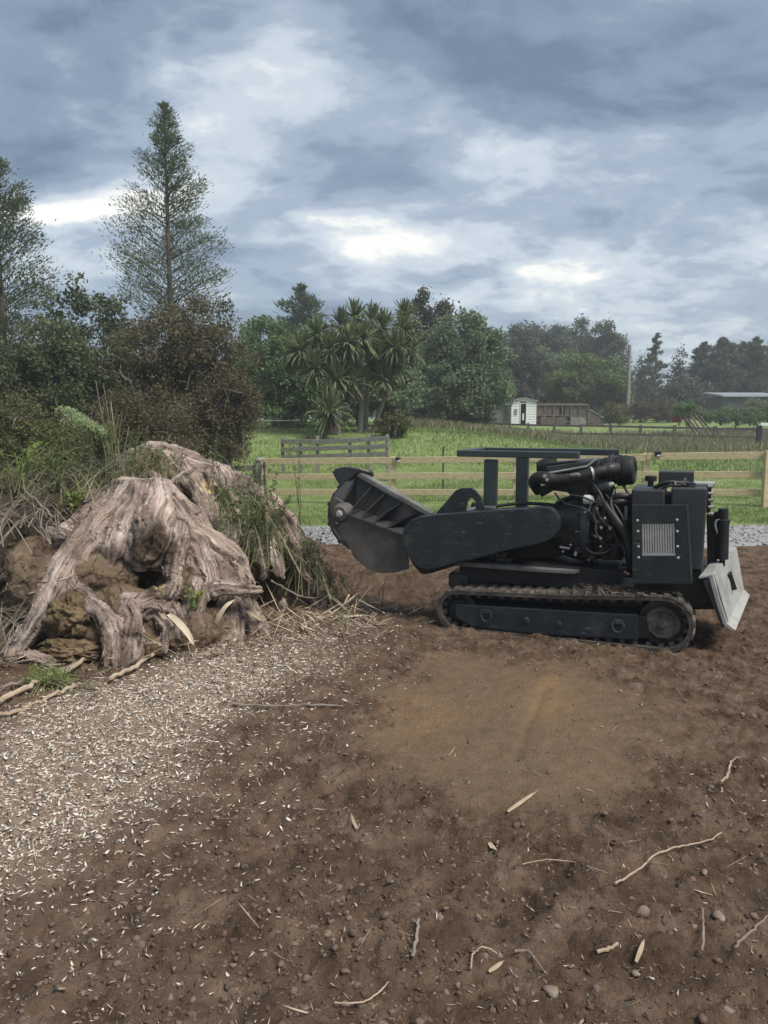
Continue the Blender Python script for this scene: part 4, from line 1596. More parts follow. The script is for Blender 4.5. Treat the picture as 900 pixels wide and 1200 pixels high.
def root(pts, rad, par, C, m=bark, n=14, name='root', seed=0, flat=1.0, rough=.5):
    """a gnarled root: a tube with fibrous relief, given by points and radii along it"""
    P = np.array([tuple(p) for p in curve_pts(pts, 10)])
    k = len(P)
    rr = np.interp(np.linspace(0, 1, k), np.linspace(0, 1, len(rad)), rad)
    tg = norm(np.gradient(P, axis=0))
    ref = np.array([.3, -.6, .74])
    a = norm(ref - tg * (tg @ ref)[:, None])
    b = np.cross(tg, a)
    n = max(n, 28)
    th = np.linspace(0, 2 * pi, n + 1)
    g = fbm(np.cos(th)[None] * 2.2 + seed, np.sin(th)[None] * 2.2 + np.linspace(0, 1, k)[:, None] * 1.5 + seed, 4) * rough * 1.6 + \
        fbm(th[None] * 3.5 + seed, np.linspace(0, 1, k)[:, None] * 3, 3) * rough * .5 + fbm(th[None] * 1.2 + seed, np.linspace(0, 1, k)[:, None] * 9 + seed, 3) * rough * .5
    g[:, -1] = g[:, 0]
    R_ = rr[:, None] * (1 + g)
    V = P[:, None, :] + (a[:, None, :] * np.cos(th)[None, :, None] + b[:, None, :] * np.sin(th)[None, :, None] * flat) * R_[..., None]
    # ragged ends
    V[0] += tg[0] * (rng.normal(size=(n + 1, 1)) * rr[0] * .25)
    V[-1] += tg[-1] * (rng.normal(size=(n + 1, 1)) * rr[-1] * .35)
    V[0, -1], V[-1, -1] = V[0, 0], V[-1, 0]
    uv = np.stack(np.broadcast_arrays(th[None] / (2 * pi), np.linspace(0, 1, k)[:, None]), -1)
    V = V.reshape(-1, 3)
    F = grid_faces(k, n + 1)
    # end caps as fans
    c0, c1 = len(V), len(V) + 1
    V = np.concatenate([V, [P[0] + tg[0] * rr[0] * .12], [P[-1] - tg[-1] * rr[-1] * .12]])
    uv = np.concatenate([uv.reshape(-1, 2), [[.5, 0]], [[.5, 1]]])
    cap = [[c0, j + 1, j, j] for j in range(n)] + [[c1, (k - 1) * (n + 1) + j, (k - 1) * (n + 1) + j + 1, (k - 1) * (n + 1) + j + 1] for j in range(n)]
    T_ = np.concatenate([F[:, [0, 1, 2]], F[:, [0, 2, 3]], np.array(cap)[:, :3]])
    return np_mesh(name, V - np.array([C[0], C[1], 0]), T_, m, par, smooth=True, uv=uv)


A_ = lambda *q: at(*q)
C2 = np.array([-1.72, 7.2])
st2 = empty('tree_stump', 'pale sawn stump behind, half hidden by green weeds, nearer the fence', 'tree stump', (C2[0], C2[1], 0))
V2_ = root_mass('stump_wood', st2, C2, [
    [(140, 548, 7.5, .10), (172, 538, 7.4, .13), (205, 541, 7.3, .14), (245, 552, 7.2, .13), (282, 572, 7.1, .11)],
    [(282, 572, 7.1, .11), (312, 588, 6.95, .11), (334, 614, 6.85, .11), (348, 650, 6.8, .10), (362, 690, 6.75, .11), (372, 712, 6.7, .1)],
    [(215, 552, 7.2, .14), (232, 575, 7.0, .12), (250, 605, 6.85, .09), (268, 640, 6.75, .08)],
    [(255, 560, 7.1, .12), (275, 590, 6.95, .10), (292, 630, 6.8, .09)],
    [(286, 640, 6.65, .07), (300, 655, 6.6, .09), (306, 672, 6.6, .06)],
    [(315, 600, 6.85, .09), (322, 640, 6.7, .07), (330, 676, 6.55, .045), (331, 716, 6.45, .03)],
    [(345, 640, 6.65, .05), (358, 664, 6.62, .06), (372, 692, 6.62, .05)],
    [(180, 560, 7.0, .07), (196, 575, 6.8, .06), (215, 585, 6.7, .04)],
], [(250, 640, 7.3, .55, .4, .62), (300, 680, 7.1, .45, .35, .3), (340, 700, 6.95, .3, .3, .25), (190, 590, 7.3, .5, .4, .5)],
    [(318, 690, 6.5, .16, .22, .13), (290, 668, 6.5, .08, .14, .05)],
    (-3.3, 6.2, -.12), (-.35, 8.0, 1.5), .017, 9.1, wood,
    rot_dark_spots=[(318, 690, 6.7, .2), (170, 560, 7.2, .16), (255, 575, 6.95, .06)], pales=[(242, 572, 6.98, .09)])  # dark brown spots in the hollow and on the crest


# torn fibres, bark and dirt lodged on the wood
def lodged(name, V, C, n, m, zmax, lmin, lmax, par, seed=0):
    k = rng.integers(0, len(V), n)
    P = V[k]
    k2 = (P[:, 2] < zmax) & (P[:, 2] > -.05)
    P = P[k2]
    q = np.stack([P[:, 0] - C[0], P[:, 1] - C[1], P[:, 2] * 0], 1)
    A = norm(norm(q) * .8 + np.array([0, 0, -.75]) + rng.normal(size=P.shape) * .45) * (lmin + (lmax - lmin) * rng.random((len(P), 1)) ** 2.5) / 2
    B = norm(np.cross(A, norm(q) + rng.normal(size=P.shape) * .4)) * np.linalg.norm(A, axis=1, keepdims=True) * (.05 + .12 * rng.random((len(P), 1)))
    Nn = norm(np.cross(A, B)) * .004
    V2, F2 = slivers(P + norm(q) * .012, A, B, Nn)
    tag(np_mesh(name, V2 - np.array([C[0], C[1], 0]), F2, m, par), kind='stuff')


frag = mat('torn_fibres', [(.2, (.07, .052, .04)), (.5, (.22, .17, .13)), (.85, (.50, .42, .34))], scale=30, rough=.9, island=.85)
lodged('torn_fibres', V1, C1, 1100, frag, .62, .02, .16, st1)
lodged('torn_fibres', V2_, C2, 700, frag, .8, .02, .14, st2)


# --- clods of yellow-brown clay and dark earth packed round the roots
def clod_obj(u, v, Y, r, m, lab, sq=(1, 1, .85), seed=0):
    p = at(u, v, Y)
    n = 60
    th = np.linspace(0, 2 * pi, 2 * n + 1)
    ph = np.linspace(0, pi, n)
    Pp, Tt = np.meshgrid(ph, th, indexing='ij')
    x, y, z = np.sin(Pp) * np.cos(Tt), np.sin(Pp) * np.sin(Tt), np.cos(Pp)
    d = 1 + .34 * fbm(x * 1.5 + seed, y * 1.5 + z * 1.9, 4) + .16 * fbm(x * 5 + seed, y * 5 + z * 6, 3) + .12 * np.abs(fbm(x * 13 + seed, y * 11 + z * 15, 4)) - .2 * np.clip(.12 - np.abs(fbm(x * 2 + 9 + seed, z * 2 + y * 1.7, 3)), 0, 1) / .12
    d[:, -1] = d[:, 0]
    V = np.stack([x * d * r * sq[0], y * d * r * sq[1], z * d * r * sq[2]], -1).reshape(-1, 3)
    return tag(np_mesh('soil_clod', V, grid_faces(n, 2 * n + 1), m, smooth=True, loc=tuple(p)), lab, 'soil clod')


clay = mat('clay', [(.3, (.085, .06, .037)), (.5, (.165, .12, .072)), (.75, (.26, .2, .125))], scale=7, detail=9, rough=.95, bump=1.0, bscale=40, bdist=.02, spec=.1)
earth = mat('earth', [(.3, (.065, .047, .035)), (.5, (.115, .086, .064)), (.75, (.18, .14, .108))], scale=7, detail=9, rough=.95, bump=1.0, bscale=40, bdist=.02, spec=.1)
clod_obj(92, 722, 5.24, .19, clay, 'largest yellow brown clay clod between the left roots of the stump', seed=1)
clod_obj(86, 764, 5.08, .14, clay, 'lower yellow brown clay clod resting on the ground under the stump', (1.5, 1, .7), seed=2)
clod_obj(48, 672, 5.75, .26, earth, 'brown earth clod on the bank left of the stump', seed=3)
clod_obj(376, 712, 6.9, .17, earth, 'low earth lump right of the far stump below the weeds', (1.6, 1, .6), seed=8)
clod_obj(8, 612, 6.1, .22, earth, 'earth lump high on the bank at the left edge', seed=9)
clod_obj(48, 598, 6.4, .2, earth, 'earth lump on top of the bank beside dry sticks', (1.7, 1, .6), seed=10)

# more loose earth stuck on the bank
n = 3500
cx = rng.uniform(-4.6, -1.2, n)
cy = rng.uniform(4.9, 7.2, n)
k = (mounds(cx, cy) > .06)
cx, cy = cx[k], cy[k]
s = .008 + .03 * rng.random(len(cx)) ** 3
V, F = rocks(np.stack([cx, cy, gfull(cx, cy)], 1), s)
tag(np_mesh('bank_crumbs', V, F, earth), kind='stuff')

# --- sticks, roots and dry leaves lying about
dry = mat('dry_stick', [(.2, (.2, .145, .10)), (.5, (.34, .265, .195)), (.8, (.52, .44, .35))], scale=12, rough=.8, st=(1, 1, 1))
grey_stick = mat('grey_stick', [(.2, (.10, .08, .065)), (.5, (.2, .165, .14)), (.8, (.34, .30, .265))], scale=12, rough=.85)


def stick(name, label, cat, pts, r0, r1, m, lift=.01, group=None):
    P = []
    for q in pts:
        if len(q) == 3:
            P.append(at(*q))
        else:
            h = hit(*q)
            P.append(np.array([h[0], h[1], gfull(h[0], h[1]) + lift]))
    b = P[0]
    C = curve_pts([p - b for p in P], 7)
    k = len(C)
    rr = [r0 + (r1 - r0) * i / (k - 1) for i in range(k)]
    C = [c + Vector(rng.normal(size=3) * r0 * .35) for c in C]
    o = MB().tube(C, [r_ * (.85 + .3 * rng.random()) for r_ in rr], 7).build(name, m, None, smooth=True, loc=tuple(b))
    return tag(o, label, cat, group)


stick('fallen_branch', 'longest pale branch lying from left edge up beside the chips', 'branch', [(0, 828), (40, 808), (82, 790), (108, 772), (142, 760), (186, 753, 4.95)], .017, .012, dry, .03)
stick('fallen_branch', 'pale branch lying parallel above the longest one at left', 'branch', [(0, 812), (45, 800), (92, 782), (112, 768)], .012, .008, grey_stick, .03)
stick('fallen_branch', 'straight pale branch pointing to the hollow under the stump', 'branch', [(126, 802), (160, 786), (190, 770), (212, 762)], .015, .011, dry, .03)
stick('fallen_branch', 'lower pale branch half buried in the chips at left edge', 'branch', [(0, 842), (30, 833), (62, 818), (90, 806)], .014, .01, dry, .012)
stick('fallen_branch', 'dark thin branch lying in the soil beyond the chips', 'branch', [(272, 829), (320, 831), (360, 830), (402, 831)], .008, .006, grey_stick, .012)
stick('fallen_branch', 'forked grey branch on top of the stumps by the leafy weeds', 'branch', [(180, 585, 6.3), (195, 573, 6.5), (210, 558, 6.7), (232, 548, 6.9)], .03, .014, grey_stick)
stick('root_piece', 'long pale wavy root lying on soil at right', 'root', [(721, 1041), (748, 1025), (772, 1008), (800, 998), (830, 991), (846, 982)], .0042, .0025, dry, .016)
stick('root_piece', 'thin tan root left of the long pale wavy root', 'root', [(612, 1018), (640, 1012), (668, 1016), (694, 1022), (712, 1032)], .0022, .0015, dry, .014)
stick('root_piece', 'crooked pale twig standing up right of the tan patch', 'root', [(845, 926), (853, 912), (856, 902), (866, 892)], .006, .003, dry, .02)
stick('root_piece', 'bent thin twig at the right edge low down', 'root', [(860, 1118), (880, 1100), (900, 1082)], .005, .003, grey_stick, .016)
stick('root_piece', 'upright dark twig at right beside the half buried stones', 'root', [(822, 1125), (824, 1098), (823, 1073)], .004, .003, grey_stick, .02)
stick('root_piece', 'dark twig standing in soil at lower middle', 'root', [(483, 1132), (487, 1112), (491, 1090)], .006, .004, grey_stick, .02)
stick('root_piece', 'curled thin root loop at the bottom centre', 'root', [(552, 1144), (554, 1128), (566, 1120), (582, 1124)], .003, .002, dry, .02)
stick('root_piece', 'arched brown twig right of the curled root loop', 'root', [(602, 1127), (618, 1126), (630, 1138), (638, 1150)], .004, .002, grey_stick, .024)
stick('root_piece', 'pale root curving up at the bottom left of centre', 'root', [(392, 1182), (420, 1184), (440, 1174), (455, 1162)], .003, .002, dry, .016)
stick('root_piece', 'short straight pale stick below the curved pale root', 'root', [(699, 1121), (724, 1114)], .006, .005, dry, .014)
stick('dry_branch', 'upper of two dry stems leaning on the bank at left', 'branch', [(22, 568, 6.0), (44, 588, 5.8), (63, 606, 5.7)], .010, .006, grey_stick)
stick('dry_branch', 'lower of two dry stems leaning on the bank at left', 'branch', [(14, 567, 6.1), (38, 592, 5.8), (60, 605, 5.72)], .008, .005, grey_stick)
stick('fallen_branch', 'thin bowed branch reaching from far stump over the soil', 'branch', [(318, 680, 6.4), (338, 692, 6.3), (362, 701, 6.4), (392, 702)], .008, .005, grey_stick)


def leaf_strip(label, pts, w, m, name='dry_leaf'):
    """a dead strap leaf: a folded tapering blade"""
    P = []
    for q in pts:
        P.append(at(*q) if len(q) == 3 else np.array([*hit(*q)[:2], 0]))
        if len(q) == 2:
            P[-1][2] = gfull(P[-1][0], P[-1][1]) + .015
    b = P[0].copy()
    C = curve_pts([p - b for p in P], 6)
    k = len(C)
    mb = MB()
    vs = []
    for i, c in enumerate(C):
        d = (C[min(i + 1, k - 1)] - C[max(i - 1, 0)]).normalized()
        sd = d.cross(Vector((.1, -.8, .6))).normalized()
        ww = w * (.55 + .45 * sin(pi * min(1, (i + 1) / k * 1.1))) * (1 if i < k - 3 else (k - 1 - i) / 3 + .08)
        up = sd.cross(d).normalized()
        vs += [c + sd * ww / 2, c - up * w * .15, c - sd * ww / 2, c - up * w * .2 - sd * 0]
    fs = []
    for i in range(k - 1):
        for j in range(4):
            fs.append((i * 4 + j, i * 4 + (j + 1) % 4, i * 4 + 4 + (j + 1) % 4, i * 4 + 4 + j))
    o = mb.add(vs, fs).build(name, m, None, smooth=True, loc=tuple(b))
    return tag(o, label, 'leaf')


straw = mat('straw', [(.2, (.28, .22, .15)), (.5, (.44, .36, .26)), (.8, (.62, .55, .44))], scale=14, rough=.75, island=.5)
leaf_strip('tan strap leaf leaning out of the dark hollow under the stump', [(197, 719, 5.2), (208, 728, 5.1), (220, 742, 5.05), (228, 757, 5.0)], .045, straw)
leaf_strip('grey curved strap leaf standing beside the broken side root', [(247, 744, 5.5), (254, 728, 5.45), (264, 711, 5.45), (276, 702, 5.5)], .035, straw)
leaf_strip('small curved dry leaf on the soil right of the side root', [(289, 716, 5.7), (300, 722, 5.65), (309, 729, 5.6)], .03, straw)
leaf_strip('pale broad dry leaf standing up in front of the far stump', [(357, 726, 6.2), (361, 738, 6.1), (362, 752, 6.0)], .05, straw)
leaf_strip('pale narrow leaf blade lying on soil below the tan patch', [(595, 956), (612, 943), (631, 931)], .015, straw)
leaf_strip('pale splinter standing up in the soil left of centre', [(419, 978), (415, 968), (411, 958)], .013, straw, 'splinter')
leaf_strip('split pale splinter under the square upright stone', [(745, 1135), (751, 1122), (755, 1108)], .014, straw, 'splinter')
leaf_strip('short pale splinter near the bottom centre', [(573, 1146), (582, 1139), (591, 1132)], .012, straw, 'splinter')
leaf_strip('frayed pale bark strip left of the long pale root', [(573, 992), (578, 998), (583, 1005)], .018, straw, 'splinter')

n = 700
t = rng.random(n)
cx = -2.6 + 2.7 * t + rng.normal(size=n) * .25
cy = 5.0 + 1.5 * t + rng.normal(size=n) * .33
tag(np_mesh('straw_litter', *lay(n, cx, cy, .05, .34, .05, .5, .015, 1.6), straw), kind='stuff')
n = 260
cy = 1.6 + 5 * rng.random(n)
cx = rng.uniform(-.5, .6, n) * (cy + .3)
tag(np_mesh('fine_roots', *lay(n, cx, cy, .03, .13, .04, .5, .008, 1.6), straw), kind='stuff')


# ------------------------------------------------------------------ weeds
def leaf_quads(C, D, Lh, W, fold=.3):
    """rhombic leaves: centre, direction, length, width"""
    n = len(C)
    D = norm(D)
    S = norm(np.cross(D, rnd_dirs(n)))
    Nn = np.cross(D, S)
    Lh = np.broadcast_to(np.asarray(Lh, float), (n,))[:, None]
    W = np.broadcast_to(np.asarray(W, float), (n,))[:, None]
    V = np.stack([C - D * Lh * .5, C + S * W * .5 + Nn * W * fold * .5, C + D * Lh * .5, C - S * W * .5 + Nn * W * fold * .5], 1).reshape(-1, 3)
    F = (np.arange(n)[:, None] * 4 + np.arange(4)[None])
    return V, F


def leaf_mat(name, a, b, c, transl=.42, island=.45, scale=1.5):
    return mat(name, [(.22, a), (.5, b), (.8, c)], scale=scale, rough=.6, island=island, transl=transl, spec=.25)


weed_m = leaf_mat('weed_leaves', (.07, .10, .035), (.125, .17, .06), (.21, .25, .11), scale=4)
yweed_m = leaf_mat('light_weed_leaves', (.13, .19, .04), (.20, .27, .07), (.30, .36, .13), scale=4)
dusty_m = leaf_mat('dusty_weed_leaves', (.09, .095, .055), (.15, .16, .09), (.24, .25, .16), scale=4)
stem_m = mat('weed_stems', [(.3, (.11, .12, .06)), (.6, (.2, .2, .11)), (.8, (.30, .28, .18))], scale=8, rough=.8, island=.5)


def weed(label, base, h, stems, spread, leaves, ll, lw, m, lean=(0, 0), up=.25, name='weed', top=None, foot=.05, sm=None, cat='weed'):
    """a clump of thin stems with small leaves along them"""
    b = at(*base)
    if base[2] < 7.9 and h > 0:
        pass
    t = empty(name, label, cat, tuple(b))
    mb = MB()
    LC, LD = [], []
    for s_ in range(stems):
        a = rng.random() * 2 * pi
        d = spread * rng.random() ** .6
        f = Vector((rng.normal() * foot, rng.normal() * foot, -.03))
        hh = h * (.55 + .5 * rng.random())
        tip = Vector((cos(a) * d + lean[0] * hh, sin(a) * d + lean[1] * hh, hh))
        mid = f.lerp(tip, .5) + Vector((-cos(a) * d * .2, -sin(a) * d * .2, hh * .08))
        C = curve_pts([f, mid, tip], 5)
        mb.tube(C, [.0035 * (1.3 - i / len(C)) * (1 + h * .4) for i in range(len(C))], 4, False)
        P = np.array([tuple(c) for c in C])
        k = leaves
        tt = rng.random(k) ** .7
        i = np.clip((tt * (len(P) - 1)).astype(int), 0, len(P) - 2)
        fr = tt * (len(P) - 1) - i
        Q = P[i] * (1 - fr[:, None]) + P[i + 1] * fr[:, None]
        D = rnd_dirs(k)
        D[:, 2] = np.abs(D[:, 2]) * .6 + up
        LC.append(Q + norm(D) * ll * .6)
        LD.append(D)
    mb.build('stems', sm or stem_m, t)
    if leaves:
        LC = np.concatenate(LC)
        LD = np.concatenate(LD)
        n = len(LC)
        np_mesh('leaves', *leaf_quads(LC, LD, ll * (.6 + .8 * rng.random(n)), lw * (.6 + .8 * rng.random(n))), m, t)
    return t


weed('dense leafy green weed bush growing over the far stump', (300, 655, 6.35), .62, 46, .36, 34, .035, .014, weed_m, foot=.2)
weed('small leafy weed at the top of the far stump beside the bush', (268, 612, 6.6), .36, 18, .26, 26, .03, .013, weed_m, foot=.12)
weed('upright grassy weed at the right foot of the far stump', (362, 690, 6.65), .5, 34, .24, 24, .034, .013, dusty_m, foot=.16, up=.3)
weed('low grassy weed by the cutter head right of the far stump', (384, 700, 6.8), .3, 26, .24, 14, .05, .008, dusty_m, foot=.16, up=.8)
weed('tall thin weed with few leaves in front of the timber fence', (350, 690, 6.9), 1.25, 3, .12, 42, .022, .012, dusty_m, foot=.04)
weed('spindly weed with pale leaf tips above the far stump', (272, 585, 6.9), .62, 7, .3, 22, .026, .015, dusty_m, foot=.12)
weed('spindly weed with pale leaves above the far stump, right one', (300, 600, 6.9), .6, 6, .22, 20, .026, .015, dusty_m, foot=.1)
weed('green weed at the top of the bank beside tall dry stems', (165, 560, 6.7), .42, 16, .3, 22, .03, .015, weed_m, foot=.14)
weed('pale green upright stems growing on the bank by the plume', (135, 565, 6.35), .62, 15, .14, 14, .03, .007, yweed_m, foot=.07, up=.9)
weed('leafy weed with rounded leaves on the bank at the left', (24, 572, 6.0), .38, 9, .2, 16, .036, .022, yweed_m, foot=.08)
weed('leafy weed with dull leaves left of the bright weed', (62, 580, 6.0), .36, 14, .26, 18, .03, .016, weed_m, foot=.12)
weed('bright yellow green weed low on the bank', (86, 596, 5.85), .15, 12, .12, 18, .03, .02, yweed_m, foot=.06)
weed('tangled dull weed covering the bank behind the stump', (108, 575, 6.25), .3, 40, .42, 20, .028, .010, dusty_m, foot=.3)
weed('tangled grassy weed along the bank at the left edge', (5, 588, 6.1), .34, 26, .34, 18, .03, .012, dusty_m, foot=.24)
weed('dull weed on the bank between the left edge and plume', (55, 566, 6.5), .34, 30, .5, 18, .028, .012, weed_m, foot=.3)
weed('weed tangle at the back of the near stump', (190, 560, 6.9), .3, 26, .35, 18, .028, .012, dusty_m, foot=.25)
weed('small bright green grass patch at the foot of the clay clods', (54, 806, 4.56), .11, 90, .16, 8, .035, .007, yweed_m, foot=.13, up=.9)
weed('small green sprout in the broken roots of the stump', (228, 708, 5.35), .12, 8, .07, 8, .035, .022, yweed_m, foot=.03)
weed('tangle of dry grey twigs on the dark bank at the left edge', (14, 625, 5.75), .3, 46, .42, 3, .02, .008, dusty_m, foot=.3, sm=grey_stick)
weed('tangle of dry grey twigs on the bank under the leaning stems', (52, 606, 5.95), .2, 40, .4, 4, .02, .009, dusty_m, foot=.3, sm=grey_stick)
weed('dry twiggy brush at the foot of the dark bank', (10, 740, 5.3), .22, 34, .3, 4, .022, .008, dusty_m, foot=.22, sm=grey_stick)
# dead stalks and the pale plume
dt = empty('dead_stalks', 'bundle of tall dry leafless stalks standing on the bank', 'stalks', tuple(at(138, 568, 6.4)))
for u0, u1, v1 in ((132, 112, 446), (136, 121, 449), (139, 130, 470), (142, 143, 482), (128, 99, 515), (146, 151, 500)):
    a_ = at(u0, 572, 6.4) - np.array(dt.location)
    b_ = at(u1, v1, 6.4) - np.array(dt.location)
    C = curve_pts([a_, (a_ * .5 + b_ * .5) + rng.normal(size=3) * .02, b_], 6)
    MB().tube(C, [.006 - .003 * i / len(C) for i in range(len(C))], 5).build('stalk', dry if u0 % 2 else grey_stick, dt)
pl = empty('flowering_weed', 'pale green feathery plume leaning left above the bank', 'weed', tuple(at(128, 560, 6.3)))
o_ = np.array(pl.location)
mb = MB()
LC, LD = [], []
for k_ in range(7):
    a_ = at(128 + rng.normal() * 3, 562, 6.3)
    m_ = at(122 + rng.normal() * 4, 516, 6.3)
    t_ = at(74 + k_ * 4.5, 478 + k_ * 3.2 + rng.normal() * 2, 6.25 + rng.normal() * .06)
    C = curve_pts([a_ - o_, m_ - o_, t_ - o_], 8)
    mb.tube(C, [.005 * (1.2 - i / len(C)) for i in range(len(C))], 4)
    P = np.array([tuple(c) for c in C[-7:]])
    q = P[rng.integers(0, len(P), 420)] + rng.normal(size=(420, 3)) * np.array([.026, .026, .017])
    LC.append(q)
    LD.append(rnd_dirs(420) + np.array([-.5, 0, .6]))
mb.build('stems', stem_m, pl)
LC, LD = np.concatenate(LC), np.concatenate(LD)
np_mesh('plume', *leaf_quads(LC, LD, .024, .009), leaf_mat('plume', (.24, .31, .15), (.34, .42, .23), (.48, .54, .34)), pl)

# ================================================================== FENCES, GATES, SHEDS
timber = mat('new_timber', [(.3, (.38, .30, .175)), (.5, (.52, .425, .265)), (.75, (.62, .525, .35))], scale=3, detail=9, rough=.75, st=(1, 9, 9), bump=.3, bscale=12, bdist=.005)
old_timber = mat('old_timber', [(.3, (.14, .135, .12)), (.5, (.23, .225, .205)), (.75, (.34, .335, .31))], scale=3, detail=9, rough=.85, st=(1, 7, 7), bump=.4, bscale=14, bdist=.006)
dark_timber = mat('dark_timber', [(.3, (.075, .062, .055)), (.5, (.12, .10, .09)), (.75, (.19, .165, .15))], scale=3, detail=8, rough=.9)
black_pl = mat('black_plastic', [(.3, (.012, .012, .013)), (.7, (.03, .03, .03))], scale=10, rough=.4)
lamp_glass = mat('lamp_glass', [(.3, (.6, .62, .6)), (.7, (.75, .76, .74))], scale=10, rough=.15)
iron = mat('iron', [(.3, (.05, .05, .052)), (.7, (.11, .11, .11))], scale=12, rough=.6, metal=.3)
galv = mat('galvanised', [(.3, (.35, .38, .42)), (.7, (.5, .53, .57))], scale=12, rough=.4, metal=.5)
white_paint = mat('white_paint', [(.3, (.62, .64, .64)), (.6, (.74, .75, .75)), (.85, (.8, .81, .8))], scale=4, rough=.6)


def wobble(p, s=.006):
    return Vector(p) + Vector(rng.normal(size=3) * s)


# --- the new post and rail fence beside the drive
FA = at(308, 538, 18.6)
FB = at(895, 530, 15.2)
fd = Vector(FB - FA)
fl_h = fd.length
tf = empty('timber_fence', 'new pale timber three rail fence along the gravel drive', 'fence', (FA[0], FA[1], float(gz(FA[0], FA[1]))))
o_ = Vector(tf.location)


def f_top(s):
    return Vector(FA) + fd * s


perp = Vector((fd.y, -fd.x, 0)).normalized()      # towards the camera
for k_, off in enumerate((0.0, .365, .73)):
    cuts = [-.005, .30, .555, .80, 1.0, 1.36] if k_ != 1 else [-.005, .43, .69, 1.0, 1.36]
    for s0, s1 in zip(cuts, cuts[1:]):
        a = f_top(s0 + .0006) - Vector((0, 0, off + .07))
        b = f_top(s1 - .0006) - Vector((0, 0, off + .07))
        a.z += rng.normal() * .008
        b.z += rng.normal() * .008
        r_ = MB().bar(wobble(a, .003) - o_, wobble(b, .003) - o_, .045, .145 + rng.normal() * .003).build('rail', timber, tf, .006)
for s_ in (0.0, .30, .555, .80, 1.18):
    p = f_top(s_) - perp * .075
    g = float(gz(p.x, p.y))
    MB().box((p.x - o_.x, p.y - o_.y, (p.z + .01 + g - .2) / 2 - o_.z), (.12, .1, p.z + .01 - g + .2)).build('post', timber, tf, .008)
p = f_top(1.006) + perp * .09
g = float(gz(p.x, p.y))
MB().box((p.x - o_.x, p.y - o_.y, (p.z + .03 + g - .2) / 2 - o_.z), (.13, .12, p.z + .03 - g + .2)).build('post', timber, tf, .01)
for u, v, lab in ((466.5, 539.5, 'small black lamp on the top fence rail above the cutter head'), (771.5, 533, 'small black lamp on the top fence rail above the radiator cabinet')):
    p = at(u, v, 18.6 + (u - 308) / (895 - 308) * (15.2 - 18.6) - .16)
    t = empty('fence_lamp', lab, 'lamp', tuple(p))
    MB().box((0, .03, .01), (.11, .08, .09)).box((0, .0, .062), (.13, .13, .02)).build('lamp_body', black_pl, t, .01)
    MB().box((0, -.02, -.012), (.07, .025, .03)).build('lamp_glass', lamp_glass, t, .004)

# --- gate posts and the grey stub of wall at the fence's left end
p = at(305, 560, 18.9)
g = float(gz(p[0], p[1]))
zt_ = at(305, 541, 18.9)[2]
gp = empty('gate_post', 'grey weathered square gate post at the left end of the fence', 'post', (p[0], p[1], g))
MB().box((0, 0, (zt_ - g) / 2 - .1), (.20, .2, zt_ - g + .2)).build('post_shaft', old_timber, gp, .015)
MB().lathe((0, 0, zt_ - g), (0, 0, 1), [(0, .11), (.03, .13), (.06, .12), (.1, .07), (.11, 0)], 8).build('post_cap', old_timber, gp)
p1, p2 = at(262, 550, 19.2), at(298, 548, 18.9)
sg2 = empty('low_gate', 'low weathered pale gate left of the grey gate post', 'gate', (p1[0], p1[1], float(gz(p1[0], p1[1]))))
o2 = Vector(sg2.location)
for dz in (0.0, .24, .48):
    MB().bar(Vector(p1) - o2 - Vector((0, 0, dz)), Vector(p2) - o2 - Vector((0, 0, dz)), .04, .13).build('rail', old_timber, sg2, .006)
for q in (p1, p2):
    MB().bar(Vector(q) - o2 + Vector((0, .05, .06)), Vector(q) - o2 + Vector((0, .05, -.85)), .08, .06, (0, 1, 0)).build('stile', old_timber, sg2, .006)
# thin steel standards behind the rails
for u, vt, Y, lab in ((519.5, 523, 19.5, 'thin dark steel fence stake behind the rails left of the guard frame'), (734, 525, 18.4, 'thin dark steel fence stake behind the rails right of the engine'),
                      (309.5, 541, 18.4, 'thin dark steel stake beside the grey gate post')):
    p = at(u, vt, Y)
    g = float(gz(p[0], p[1]))
    s_ = empty('steel_stake', lab, 'stake', (p[0], p[1], g))
    h = p[2] - g
    MB().box((0, 0, h / 2 - .1), (.045, .012, h + .2)).box((0, .02, h / 2 - .1), (.012, .03, h + .2)).build('stake_bar', iron, s_)
    MB().box((0, -.012, h - .1), (.03, .02, .05)).box((0, -.012, h - .42), (.03, .02, .05)).build('insulator', black_pl, s_)

# --- old grey rails standing in the grass in front of the cabbage trees
yA, yB = 22.5, 21.5
ra = empty('old_fence', 'old weathered grey three rail fence section before the cabbage trees', 'fence', (at(392, 536, 22)[0], 22, float(gz(-1.4, 22))))
o2 = Vector(ra.location)
for vL, vR, sag in ((517.5, 513.5, .03), (526.5, 522.5, .02), (535.5, 533, .0)):
    P = [Vector(at(330 + (455 - 330) * t, vL + (vR - vL) * t, yA + (yB - yA) * t)) + Vector((0, 0, -sag * sin(pi * t))) - o2 for t in (0, .33, .66, 1)]
    for a, b in zip(P, P[1:]):
        MB().bar(wobble(a, .01), wobble(b, .01), .04, .13).build('rail', old_timber, ra, .006)
for u in (331, 352, 372, 410, 432, 454):
    t = (u - 330) / 125
    Y = yA + (yB - yA) * t + .07
    a = Vector(at(u, 512 - 3 * t + (3 if u in (352, 410) else 0), Y))
    b = a.copy()
    b.z = float(gz(a.x, a.y)) - .2
    MB().bar(a - o2, b - o2, .1, .08, (0, 1, 0)).build('post', old_timber, ra, .008)

